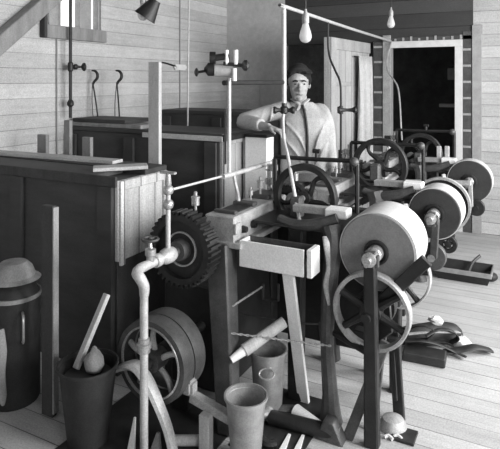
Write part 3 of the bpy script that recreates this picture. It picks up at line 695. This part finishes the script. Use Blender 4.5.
# pendant bulbs
def bulb(px, py, d, s, lab, shade=False):
    c = at(px, py, d)
    root = thing('pendant_bulb', c, lab, 'light', 'pendant bulbs')
    MB().cyl(c+V((0, 0, .085*s)), V((c.x, c.y, CH)), .004, n=8).build('cord', 'cord', root)
    MB().lathe(c, (0, 0, 1), [(.012*s, .045*s), (.018*s, .05*s), (.018*s, .085*s), (.010*s, .10*s), (.006*s, .12*s)], 14).build('socket', 'iron_light', root)
    MB().lathe(c, (0, 0, 1), [(.003*s, -.050*s), (.012*s, -.048*s), (.024*s, -.040*s), (.031*s, -.024*s), (.031*s, -.012*s), (.026*s, .010*s), (.019*s, .030*s), (.014*s, .05*s)], 20).build('glass', 'bulb', root)
    MB().tube([c+V((.006*s, 0, .03*s)), c+V((.010*s, 0, -.03*s)), c+V((0, .008*s, -.005*s)), c+V((-.010*s, 0, -.03*s)), c+V((-.006*s, 0, .03*s))], .002*s, 6, 3).build('filament', 'iron_light', root)
    if shade:
        MB().lathe(c+V((.03, .02, .01)), (.5, .3, .9), [(.065, -.05), (.068, -.05), (.03, .07), (.028, .07)], 24, True).build('shade', 'iron', root)
    return root
bulb(305.5, 33, 2.9, 1.05, 'clear bulb hanging above the nearest flywheel left of the plank door')
bulb(391, 22, 4.7, 1.05, 'small bulb hanging high above the right doorway')
bulb(143, 12, 3.2, 1.0, 'bulb with a dark tilted shade hanging over the left wall', True)

# ------------------------------------------------------------------ pails, cans and oddments on the floor
def pail(px, py, r0, r1, h, lab, m='tin', handle=True, name='pail', rim='tin'):
    b = on_z(px, py)
    root = thing(name, b, lab, 'bucket')
    MB().lathe(b, (0, 0, 1), [(.001, 0), (r0, 0), (r1, h), (r1+.005, h), (r1+.005, h-.012), (r1-.004, h-.012), (r0-.004, .006), (.001, .006)], 32, True).build('bucket_body', m, root)
    MB().ring(b, (0, 0, 1), r1+.001, r1+.008, h-.006, h+.004, 32).build('rim', rim, root)
    if handle:
        q = b+V((.4664, -.8846, 0))*(r1+.004)+V((-.01, 0, h-.05)); tx = V((.8846, .4664, 0)); ty = V((.2, -.4, -.5))
        mb = MB(); mb.tube([q+tx*.034*math.cos(2*PI*i/14)+ty*.034*math.sin(2*PI*i/14)+ty*.03 for i in range(15)], .004, 6, 1); mb.build('handle', 'steel', root)
    return root, b
pail(246, 462, .058, .082, .27, 'bright tin pail standing in front at the foot of the near machine', handle=False)
pail(268, 414, .062, .080, .30, 'tin pail with a drop handle standing behind the front pail')
tb, b = pail(88, 440, .085, .122, .33, 'dark bucket standing beneath the near tank with a stick in it', 'tin_dark', False, rim='tin_dark')
mb = MB().lathe(b+V((.01, .02, .286)), (.1, 0, 1), [(.001, 0), (.036, .006), (.046, .03), (.040, .062), (.022, .088), (.008, .108), (.001, .112)], 9)
random.seed(3); mb.v = [v+V((random.uniform(-.006, .006), random.uniform(-.006, .006), random.uniform(-.005, .005))) for v in mb.v]
mb.build('sack', 'wood_mid', label='small grey tied sack sitting in the mouth of the dark bucket', cat='sack', angle=60)
MB().cyl(b+V((0, 0, .012)), b+V((0, 0, .285)), .080, .100, 24).build('bucket_contents', 'leather', tb)
pa = b+V((-.07, .0, .29)); pb_ = on_b(107, 294, pa.y+.16)
MB().bar(pa, pb_, .032, .022).build('stick', 'wood', bevel=.003, label='pale squared stick sticking up out of the dark bucket', cat='stick')
# milk can at the left edge
b = on_z(14, 398)
mc = thing('milk_can', b, 'tall dull metal milk can with a pale lid at the left edge', 'can')
MB().lathe(b, (0, 0, 1), [(.001, 0), (.115, 0), (.12, .01), (.12, .50), (.118, .515), (.10, .55), (.075, .575)], 32).build('can_body', 'tin_dark', mc)
MB().ring(b, (0, 0, 1), .119, .126, .50, .52, 32).build('shoulder_band', 'tin', mc)
MB().lathe(b, (0, 0, 1), [(.076, .575), (.085, .58), (.125, .585), (.10, .60), (.085, .64), (.06, .665), (.001, .67)], 32).build('lid', 'wood_mid', mc)
MB().tube([b+V((.12, -.05, .46)), b+V((.15, -.07, .44)), b+V((.15, -.07, .34)), b+V((.12, -.05, .32))], .006, 6, 4).build('handle', 'tin', mc)
rg_ = MB(); rg_.tube([b+V((.07, -.125, .40)), b+V((.085, -.13, .30)), b+V((.08, -.132, .2)), b+V((.09, -.135, .1)), b+V((.095, -.135, .06))], [.012, .02, .018, .02, .006], 8, 4, flat=.5)
rg_.build('hanging_rag', 'wood_mid', label='grey rag hanging down the front of the milk can', cat='rag')
# dark board standing on end beside the can
p = on_z(50, 415)
MB().box((p.x-.04, p.y-.015, 0), (p.x+.03, p.y+.015, .97)).build('upright_board', 'wood_dark', bevel=.003, label='dark board standing on end between the milk can and the dark bucket', cat='board')
MB().box((p.x+.0312, p.y-.016, .02), (p.x+.040, p.y+.016, .965)).build('upright_lath', 'wood_mid', bevel=.001, label='thin grey lath standing along the edge of the dark upright board', cat='lath')
# pale roller resting at an angle under the trough
p0, p1 = on_b(231, 360, 2.12), on_b(284, 322, 2.34)
rl = thing('wooden_roller', p0, 'pale wooden roller lying slanted across the pail under the white trough', 'roller')
MB().cyl(p0+(p1-p0)*.24, p1, .028, .026, 20).build('roller_body', 'wood', rl)
MB().cyl(p0, p0+(p1-p0)*.24, .016, .022, 16).build('roller_end', 'enamel', rl)
# chains
def chain(p0, p1, sag, n, lab, m='iron_light'):
    mb = MB(); p0, p1 = V(p0), V(p1)
    for i in range(n):
        t = (i+.5)/n; p = p0+(p1-p0)*t-V((0, 0, sag*math.sin(PI*t))); dd = (p1-p0)/n*.72
        side = V((0, 0, 1)) if i % 2 else V((1, 0, 0)); rad = dd.length*.30
        u = (side-dd.normalized()*side.dot(dd.normalized())).normalized()
        pts = [p+dd*.72*math.cos(2*PI*k/8)+u*rad*math.sin(2*PI*k/8) for k in range(9)]
        mb.tube(pts, .0028, 5, 1)
    mb.build('chain', m, label=lab, cat='chain', angle=60)
chain(on_b(229, 333, 2.16), on_b(331, 346, 2.36), .0, 30, 'slack pale chain stretched between the machine legs below the roller')
chain(on_b(228, 309, 2.18), on_b(262, 287, 2.40), .0, 16, 'short bright chain slanting up under the white trough')
MB().tube([on_b(231, 312, 2.40), on_b(290, 322, 2.44), on_b(318, 324, 2.40)], .004, 6, 4).build('control_rod', 'iron_mid', label='thin dark control rod across the frame behind the pale roller', cat='rod')
# bracket seen in the shade
MB().tube([on_b(263, 284, 2.5), on_b(263, 299, 2.5), on_b(271, 300, 2.5)], .008, 6, 1).tube([on_b(270.6, 300, 2.5), on_b(278, 300, 2.5), on_b(278, 284, 2.5)], .009, 6, 1).build('hanging_bracket', 'iron_mid', m1)
# angle iron, block and offcuts in front
p0, p1 = on_b(192, 392, 1.98), on_b(243, 421, 1.97)
MB().bar(p0, p1, .035, .006, up=(0, 0, 1)).bar(p0+V((0, -.018, -.017)), p1+V((0, -.018, -.017)), .005, .036).build('angle_iron', 'iron_light', m1, bevel=.001)
MB().box(p0+V((-.045, -.03, -.01)), p0+V((.015, .03, .055))).build('bearing_block', 'iron_light', m1, bevel=.012, seg=2)
p = on_z(206, 452)
MB().box((p.x-.025, p.y-.02, 0), (p.x+.025, p.y+.02, .16)).build('wood_offcut', 'wood', bevel=.004, label='pale wooden offcut standing upright under the bearing block', cat='block')
p = on_z(186, 446)
MB().cyl(p+V((-.045, -.02, .022)), p+V((.05, .03, .022)), .022, n=16).build('wood_billet', 'wood', label='short pale round billet lying on the floor beside the curved guard', cat='billet')
p = on_z(131, 452)
MB().bar(p, on_b(135, 417, p.y+.03), .035, .014, .008, .008, up=(0, 1, 0)).build('stake', 'enamel', bevel=.001, label='white pointed stake leaning beside the foot of the steam pipe', cat='stake')
p = on_z(156, 450)
MB().bar(p, p+V((.005, .01, .07)), .04, .03, .012, .012, up=(0, 1, 0)).build('wedge', 'wood_mid', bevel=.001, label='small grey wedge standing between the steam pipe and curved guard', cat='wedge')
for px, py, qx, qy, lab in ((84, 380, 95, 350, ''),): pass
# clutter on the floor between the legs
p0, p1 = on_z(270, 424), on_z(333, 440)
sh = thing('iron_shaft', (p0+p1)/2, 'black iron shaft with a bright end lying on the floor between the legs', 'shaft')
MB().cyl(p0+V((0, 0, .032)), p1+V((0, 0, .032)), .032, n=18).build('shaft_body', 'iron', sh)
dd = (p1-p0).normalized(); MB().cyl(p1+V((0, 0, .032)), p1+dd*.03+V((0, 0, .032)), .026, n=18).build('shaft_end', 'steel', sh)
p0, p1 = on_z(296, 412, .04), on_z(325, 428, .04)
sp_ = MB().tube([p0, (p0+p1)/2, p1], [.034, .024, .014], 14, 3); o = sp_.build('spout', 'enamel', label='white tapered spout lying on the floor beside the prop leg', cat='spout')
MB().cyl(p0-(p1-p0).normalized()*.012, p0+V((0, 0, .0)), .020, n=12).build('spout_mouth', 'iron', o)
p = on_z(263, 418, .03)
MB().tube([p+V((-.03, -.02, 0)), p+V((0, 0, .02)), p+V((.03, .03, .012))], .022, 10, 4).build('pipe_elbow', 'steel', label='short bright pipe elbow on the floor behind the black shaft', cat='pipe')
p = on_z(283, 412, .03)
MB().cyl(p+V((-.07, -.03, 0)), p+V((.04, .03, 0)), .026, n=12).build('pipe_stub', 'iron_mid', label='dark grey pipe stub on the floor left of the white spout', cat='pipe')
for px, py, lab in ((288, 444, 'left pale slat of two lying in front of the black shaft'), (302, 445, 'right pale slat of two lying in front of the black shaft')):
    p = on_z(px, py)
    MB().bar(p+V((.005, -.09, .008)), p+V((-.015, .05, .008)), .03, .012, .012, .008).build('slat', 'enamel', bevel=.001, label=lab, cat='slat')
p = on_z(262, 440, .02)
MB().tube([p+V((-.06, -.02, 0)), p+V((-.02, .0, .015)), p+V((.03, -.01, .0)), p+V((.06, .01, 0))], .018, 8, 4).build('bent_iron', 'iron', label='bent black iron bar on the floor beside the front pail', cat='bar')
# foot blocks
p = on_z(334, 432)
MB().prism([V((p.x-.06, p.y-.04, 0)), V((p.x+.07, p.y-.04, 0)), V((p.x+.025, p.y-.04, .09)), V((p.x-.02, p.y-.04, .09))], (0, -.045, 0), (0, .02, 0)).build('foot_block', 'iron_mid', bevel=.006, label='pale cast foot block standing before the front right leg', cat='block')
p = on_z(393, 428)
MB().lathe(p, (0, 0, 1), [(.001, 0), (.062, 0), (.06, .02), (.045, .045), (.02, .055), (.001, .056)], 20).build('foot_casting', 'iron_light', label='rounded grey casting on the floor at the foot of the right strut', cat='casting')
p = on_z(402, 436)
MB().box((p.x-.04, p.y-.05, 0), (p.x+.06, p.y+.05, .012)).build('tin_scrap', 'tin_dark', bevel=.002, label='dark flat tin scrap on the floor in the front right', cat='scrap')
p = on_z(388, 440)
for k, (dx, dy) in enumerate(((0, 0), (.035, .02), (-.01, .045))):
    MB().tube([p+V((dx-.015, dy, .008)), p+V((dx, dy+.01, .013)), p+V((dx+.02, dy, .008))], .008, 7, 3).build('shell_chip', 'rag', label='small white shell chips scattered on the floor by the front post', cat='chip', group='white shell chips by the front post')
def crumple(mb, a):
    mb.v = [v+V((random.uniform(-a, a), random.uniform(-a, a), random.uniform(-a*.7, a*.7))) for v in mb.v]; return mb
# heap of straps and the dark channel behind the post
def strap(pts, w, lab, m='leather', k=5): return MB().tube(pts, w, 12, k, flat=.35 if isinstance(w, float) else 1).build('leather_strap', m, label=lab, cat='strap')
def fz(px, py, z=.02): return on_z(px, py, z)

p0, p1 = on_z(404, 349, .04), on_z(446, 357, .04)
ch = MB().bar(p0-V((0, 0, .013)), p1-V((0, 0, .013)), .12, .05); ch.build('wooden_channel', 'leather', bevel=.006, label='dark wooden block lying on the floor right of the struts', cat='block')
strap([fz(404, 336, .06), fz(420, 335, .066), fz(438, 333, .066), fz(452, 333, .06), fz(458, 335, .035)], [.05, .062, .064, .058, .03], 'thick black leather roll on the floor beneath the second drum')
strap([fz(405, 341, .09), fz(424, 341, .10), fz(440, 345, .07), fz(455, 352, .03), fz(466, 357, .02)], .016, 'long curling black strap crossing over the dark block')
strap([fz(408, 334, .135), fz(430, 332, .145), fz(450, 332, .135), fz(462, 332, .05)], .014, 'thin grey strap lying along the top of the black leather roll', 'wood_mid')
strap([fz(445, 352, .02), fz(458, 350, .03), fz(475, 347, .05), fz(490, 350, .015)], .03, 'pointed black leather scrap on the floor beyond the white rag')
p = on_z(461, 347, .0)
crumple(MB().ball(p+V((0, 0, .03)), (.055, .05, .032), 14, 9), .009).build('white_rag', 'rag', label='crumpled white rag on the floor beside the pointed black scrap', cat='rag')
p = on_z(436, 333, .066); p.z = 0
crumple(MB().ball(p+V((0, 0.0, .142)), (.045, .03, .026), 12, 7), .008).build('paper_scrap', 'rag', label='white crumpled scrap lying on top of the strap heap', cat='paper')
for k, (pts, lab) in enumerate((
    ([fz(402, 338, .05), fz(412, 328, .14), fz(424, 326, .17), fz(434, 331, .15), fz(428, 338, .11), fz(414, 340, .06)], 'looped black strap curled over the left end of the black roll'),
    ([fz(426, 336, .14), fz(440, 329, .16), fz(452, 331, .15), fz(458, 338, .08), fz(450, 343, .03)], 'black strap bent over the right end of the black roll'),
    ([fz(404, 344, .03), fz(416, 343, .075), fz(432, 342, .08), fz(446, 343, .05), fz(452, 346, .015)], 'narrow black strap lying against the front of the black roll'))):
    strap(pts, .013, lab)
# shallow pan on the floor by the back drum
pc = (on_z(445, 281)+on_z(482, 284))/2
pan = thing('shallow_pan', pc, 'shallow pan with a pale rim on the floor under the furthest drum', 'pan')
pv = MB(); a0, a1, b0, b1 = pc.x-.22, pc.x+.20, pc.y-.02, pc.y+.26
outer0 = [(a0+.03, b0+.03, 0), (a1-.03, b0+.03, 0), (a1-.03, b1-.03, 0), (a0+.03, b1-.03, 0)]
outer1 = [(a0, b0, .09), (a1, b0, .09), (a1, b1, .09), (a0, b1, .09)]
inner1 = [(a0+.012, b0+.012, .09), (a1-.012, b0+.012, .09), (a1-.012, b1-.012, .09), (a0+.012, b1-.012, .09)]
inner0 = [(a0+.04, b0+.04, .008), (a1-.04, b0+.04, .008), (a1-.04, b1-.04, .008), (a0+.04, b1-.04, .008)]
vs = outer0+outer1+inner1+inner0; fs = [(3, 2, 1, 0), (12, 13, 14, 15)]
for s in range(3):
    for i in range(4): fs.append((s*4+i, s*4+(i+1) % 4, s*4+4+(i+1) % 4, s*4+4+i))
pv.add(vs, fs).build('pan_body', 'tin_dark', pan)
MB().bar((a0, b0+.004, .080), (a1, b0+.004, .080), .016, .035).bar((a1-.004, b0, .085), (a1-.004, b1, .085), .014, .02).build('pan_rim', 'tin', pan, bevel=.003)
MB().box((a0+.035, b0+.035, .03), (a1-.035, b1-.035, .035)).build('pan_slurry', 'leather', pan)
MB().tube([(pc.x+.02, pc.y+.15, .036), (pc.x+.05, pc.y+.18, .11), (pc.x+.10, pc.y+.22, .16)], .012, 7, 3).build('paddle', 'iron_mid', label='dark stick standing in the shallow pan on the floor', cat='stick')
p = on_z(491, 281)
MB().ball(p+V((0, 0, .035)), (.05, .05, .035)).build('dark_lump', 'leather', label='dark rounded lump on the floor right of the shallow pan', cat='lump')

# ------------------------------------------------------------------ the man
def voxel(name, mb, m, parent, size, smooth=6, sub=False):
    o = mb.build(name, m, parent)
    r = o.modifiers.new('r', 'REMESH'); r.mode = 'VOXEL'; r.voxel_size = size; r.use_smooth_shade = True
    s = o.modifiers.new('s', 'SMOOTH'); s.factor = .5; s.iterations = smooth
    dg = bpy.context.evaluated_depsgraph_get()
    me = bpy.data.meshes.new_from_object(o.evaluated_get(dg)); o.modifiers.clear(); o.data = me
    me.materials.clear(); me.materials.append(M[m])
    for p in me.polygons: p.use_smooth = True
    return o
base = at(304, 80, 4.15); base.z = 0
RV, FV = V((.8846, .4664, 0)), V((.4664, -.8846, 0))
def H(u, v, z): return base+RV*u+FV*v+V((0, 0, z))
def loft(mb, rings, n=24):
    """rings: (centre u, v, z, half width, half depth)"""
    vs = []
    for (u, v, z, a, b_) in rings:
        for j in range(n):
            t = 2*PI*j/n; cx, sx = math.cos(t), math.sin(t)
            sx_ = math.copysign(abs(sx)**.85, sx); cx_ = math.copysign(abs(cx)**.85, cx)
            vs.append(H(u+a*cx_, v+b_*sx_, z))
    m = len(rings); fs = [(i*n+j, i*n+(j+1) % n, (i+1)*n+(j+1) % n, (i+1)*n+j) for i in range(m-1) for j in range(n)]
    fs += [tuple(range(n))[::-1], tuple((m-1)*n+j for j in range(n))]
    mb.add(vs, fs)
man = thing('person', base, 'man in a pale shirt standing behind the near flywheel, leaning one arm on a tank', 'person')
hu, hv, hz = -.045, .05, 1.514     # head centre
SL, SR = (-.160, 0, 1.325), (.130, -.01, 1.305)
EL, HL = (-.475, .02, 1.24), (-.27, .22, 1.215)
ER, HR = (.190, -.02, 1.06), (.205, .10, .84)
bd = MB()
loft(bd, [(0, 0, .80, .155, .10), (0, 0, .90, .165, .11), (0, 0, 1.0, .145, .10), (0, 0, 1.15, .16, .11), (0, 0, 1.27, .17, .115), (0, -.01, 1.335, .125, .085), (-.02, 0, 1.375, .08, .065)])
bd.tube([H(-.005, -.01, 1.33), H(-.03, .01, 1.40), H(hu, .03, 1.46)], [.062, .054, .056], 16, 3)
# skull, jaw, nose, brow, ears: the face looks at the viewer, chin slightly down
def HD(u, v, z): return H(hu+u, hv+v, hz+z)
bd.ball(HD(0, -.012, .035), (.078, .095, .085), 20, 14)
loft(bd, [(hu, hv+.035, hz-.118, .022, .022), (hu, hv+.025, hz-.105, .042, .045), (hu, hv+.018, hz-.075, .056, .062), (hu, hv+.012, hz-.03, .066, .075), (hu, hv+.006, hz+.02, .072, .085)])
bd.tube([HD(0, .088, .010), HD(0, .098, -.012), HD(0, .112, -.034), HD(0, .096, -.046)], [.009, .011, .015, .011], 10, 3)
bd.tube([HD(-.045, .070, .022), HD(-.02, .086, .024), HD(0, .085, .020), HD(.02, .086, .024), HD(.045, .070, .022)], [.008, .011, .009, .011, .008], 8, 3)
for s in (-1, 1):
    bd.tube([HD(s*.074, -.015, .015), HD(s*.084, -.022, .0), HD(s*.080, -.014, -.03)], [.010, .014, .009], 8, 3, flat=.6)
    bd.ball(HD(s*.040, .055, -.030), (.022, .022, .022), 10, 8)
bd.tube([HD(-.022, .078, -.070), HD(0, .088, -.067), HD(.022, .078, -.070)], [.007, .010, .007], 8, 3)
bd.ball(HD(0, .068, -.105), (.022, .020, .016), 10, 8)
def limb(mb, pts, rr_, n=16, k=4): mb.tube([H(*p) for p in pts], rr_, n, k)
limb(bd, [(-.13, 0, 1.335), SL, (-.32, .0, 1.28), EL], [.05, .052, .044, .038]); limb(bd, [EL, (-.37, .13, 1.225), HL], [.038, .036, .026])
limb(bd, [(.10, 0, 1.315), SR, (.175, -.02, 1.2), ER], [.05, .052, .044, .037]); limb(bd, [ER, (.20, .03, .95), HR], [.037, .035, .025])
for s in (-1, 1):
    limb(bd, [(s*.085, 0, .86), (s*.09, .01, .50), (s*.09, -.01, .46), (s*.095, -.02, .10)], [.085, .055, .052, .036])
    limb(bd, [(s*.095, -.03, .04), (s*.10, .06, .035), (s*.11, .16, .025)], [.040, .038, .024])
def hand(mb, wr, dirv, side, palmn):
    """wrist point, finger direction, across-the-palm direction (towards the little finger), palm normal"""
    wr = H(*wr); d_ = (RV*dirv[0]+FV*dirv[1]+V((0, 0, dirv[2]))).normalized()
    s_ = (RV*side[0]+FV*side[1]+V((0, 0, side[2]))); s_ = (s_-d_*s_.dot(d_)).normalized(); n_ = (RV*palmn[0]+FV*palmn[1]+V((0, 0, palmn[2]))); n_ = (n_-d_*n_.dot(d_)-s_*n_.dot(s_)).normalized()
    for q in (-.026, -.009, .009, .026): mb.tube([wr+s_*q*.7, wr+d_*.085+s_*q], [.016, .014], 8, 1)
    for q, L_ in ((-.031, .068), (-.010, .078), (.011, .072), (.031, .055)):
        p = wr+d_*.082+s_*q
        mb.tube([p, p+d_*L_*.42+n_*.004+s_*q*.05, p+d_*L_*.75+n_*.020+s_*q*.08, p+d_*L_*.92+n_*.042+s_*q*.08], [.0095, .009, .0085, .007], 8, 2)
    p = wr+d_*.022-s_*.022
    mb.tube([p, p-s_*.026+d_*.025+n_*.008, p-s_*.036+d_*.055+n_*.016, p-s_*.034+d_*.078+n_*.022], [.014, .0115, .010, .008], 8, 2)
hand(bd, HL, (.75, .55, -.25), (.5, -.75, -.1), (0, 0, -1))
hand(bd, HR, (.05, .15, -1), (0, -1, -.1), (-1, 0, 0))
body = voxel('body', bd, 'skin', man, .0048, 4)
# hair, eyes, brows, mouth
hb = MB()
hb.ball(HD(0, -.030, .068), (.092, .094, .098), 20, 14)
hb.tube([HD(-.082, .0, .055), HD(-.060, .060, .098), HD(-.01, .076, .120), HD(.045, .062, .105), HD(.080, .0, .065)], [.014, .022, .024, .018, .012], 8, 4)
for q in range(9):
    u_ = -.07+.0175*q
    hb.tube([HD(u_, -.02, .13-abs(u_)*.3), HD(u_*1.05+.008, .055, .125-abs(u_)*.45), HD(u_*1.05+.014, .083, .092-abs(u_)*.35+.008*(q % 3))], [.016, .016, .007], 6, 3)
hb.tube([HD(-.080, -.005, .06), HD(-.084, .0, .025), HD(-.080, .005, -.005)], [.016, .012, .005], 8, 2); hb.tube([HD(.080, -.005, .06), HD(.084, .0, .025), HD(.080, .005, -.005)], [.016, .012, .005], 8, 2)
voxel('hair', hb, 'hair', man, .006, 3)
for s in (-1, 1):
    MB().ball(HD(s*.030, .0775, .006), (.014, .009, .0075), 12, 8).build('eye', 'pupil', man)
    MB().tube([HD(s*.048, .072, .024), HD(s*.030, .089, .030), HD(s*.012, .092, .025)], [.004, .0075, .006], 6, 3).build('eyebrow', 'hair', man)
MB().tube([HD(-.024, .083, -.070), HD(0, .0965, -.068), HD(.024, .083, -.070)], [.0025, .005, .0025], 6, 3).build('mouth', 'lip', man)
# shirt
sb = MB()
loft(sb, [(0, 0, .86, .178, .125), (0, 0, .90, .182, .128), (0, 0, 1.0, .172, .120), (0, .003, 1.15, .182, .128), (0, 0, 1.26, .185, .130), (0, -.008, 1.33, .140, .102), (-.02, 0, 1.385, .085, .072)])
limb(sb, [(-.12, 0, 1.33), SL, (-.32, .0, 1.285), EL], [.066, .070, .062, .056]); limb(sb, [EL, (-.39, .10, 1.232), (-.325, .17, 1.225)], [.056, .054, .047])
limb(sb, [(.10, 0, 1.31), SR, (.175, -.02, 1.2), ER], [.062, .066, .060, .055]); limb(sb, [ER, (.196, .02, .98), (.203, .07, .89)], [.054, .050, .044])
# folds
for pts in ([(-.15, .10, 1.24), (-.05, .135, 1.13), (.0, .13, 1.02)], [(.16, .09, 1.26), (.09, .135, 1.12), (.06, .125, 1.0)], [(-.16, .09, 1.12), (-.08, .13, 1.03), (-.03, .125, .95)], [(.175, .06, 1.10), (.11, .125, 1.0), (.07, .125, .93)]):
    limb(sb, pts, [.004, .009, .005], 8, 4)
for pts in ([(-.30, .05, 1.33), (-.33, .06, 1.26), (-.34, .03, 1.23)], [(-.24, .055, 1.35), (-.25, .07, 1.28), (-.26, .05, 1.24)], [(.20, .035, 1.15), (.185, .045, 1.12), (.16, .04, 1.10)]):
    limb(sb, pts, [.006, .010, .006], 8, 4)
shirt = voxel('shirt', sb, 'shirt', man, .008, 4)
ck = MB()
for s in (-1, 1): ck.tube([H(-.028+s*.066, -.02, 1.405), H(-.028+s*.052, .05, 1.40), H(-.028+s*.012, .085, 1.365), H(-.028+s*.035, .115, 1.325)], [.010, .014, .016, .006], 8, 4, flat=.6)
ck.build('collar', 'shirt', man)
pk = MB(); pk.tube([H(-.02, .098, 1.365), H(0, .137, 1.27), H(.012, .138, 1.15), H(.012, .128, 1.0), H(.01, .130, .90)], .010, 6, 5); pk.build('shirt_placket', 'leather', man)
tb_ = MB()
loft(tb_, [(0, 0, .80, .165, .115), (0, 0, .87, .170, .118), (0, 0, .93, .168, .116)])
for s in (-1, 1): limb(tb_, [(s*.085, 0, .86), (s*.09, .01, .50), (s*.09, -.01, .46), (s*.095, -.02, .085)], [.098, .075, .072, .062])
voxel('trousers', tb_, 'trousers', man, .009, 4)
for s in (-1, 1):
    sm_ = MB(); sm_.tube([H(s*.095, -.045, .048), H(s*.10, .06, .045), H(s*.112, .17, .034)], [.047, .047, .033], 12, 3); sm_.tube([H(s*.095, -.025, .05), H(s*.095, -.022, .13)], [.045, .044], 12, 1)
    voxel('boot', sm_, 'leather', man, .008, 3)

# ------------------------------------------------------------------ light and camera
def area(name, loc, rot, sx, sy, e):
    l = bpy.data.lights.new(name, 'AREA'); l.shape = 'RECTANGLE'; l.size = sx; l.size_y = sy; l.energy = e
    o = bpy.data.objects.new(name, l); COL.objects.link(o); o.location = loc; o.rotation_euler = rot; return o
for i, ((a, b), e) in enumerate(zip(RW, (30, 110, 75))):
    area('daylight_window', (WR+.005, (a+b)/2, (rz0+rz1)/2), (0, PI/2, 0), rz1-rz0-.1, b-a-.1, e)
wd = bpy.data.worlds.new('World'); SC.world = wd; wd.use_nodes = True
wd.node_tree.nodes['Background'].inputs['Color'].default_value = (1, 1, 1, 1)
wd.node_tree.nodes['Background'].inputs['Strength'].default_value = 1.2
cam = bpy.data.cameras.new('camera'); co = bpy.data.objects.new('camera', cam); COL.objects.link(co)
co.location = (0, 0, EYE); co.rotation_euler = (PI/2, 0, math.atan2(290, 550))
cam.sensor_fit = 'HORIZONTAL'; cam.sensor_width = 36; cam.lens = 36*F/500
cam.shift_y = -(224.5-HY)/500
cam.clip_start = .05
SC.camera = co
vs_ = SC.view_settings
vs_.view_transform = 'Standard'; vs_.look = 'None'; vs_.gamma = 1; vs_.exposure = 0.62; vs_.use_curve_mapping = False
SC.cycles.max_bounces = 8; SC.cycles.diffuse_bounces = 5
SC.cycles.use_denoising = True
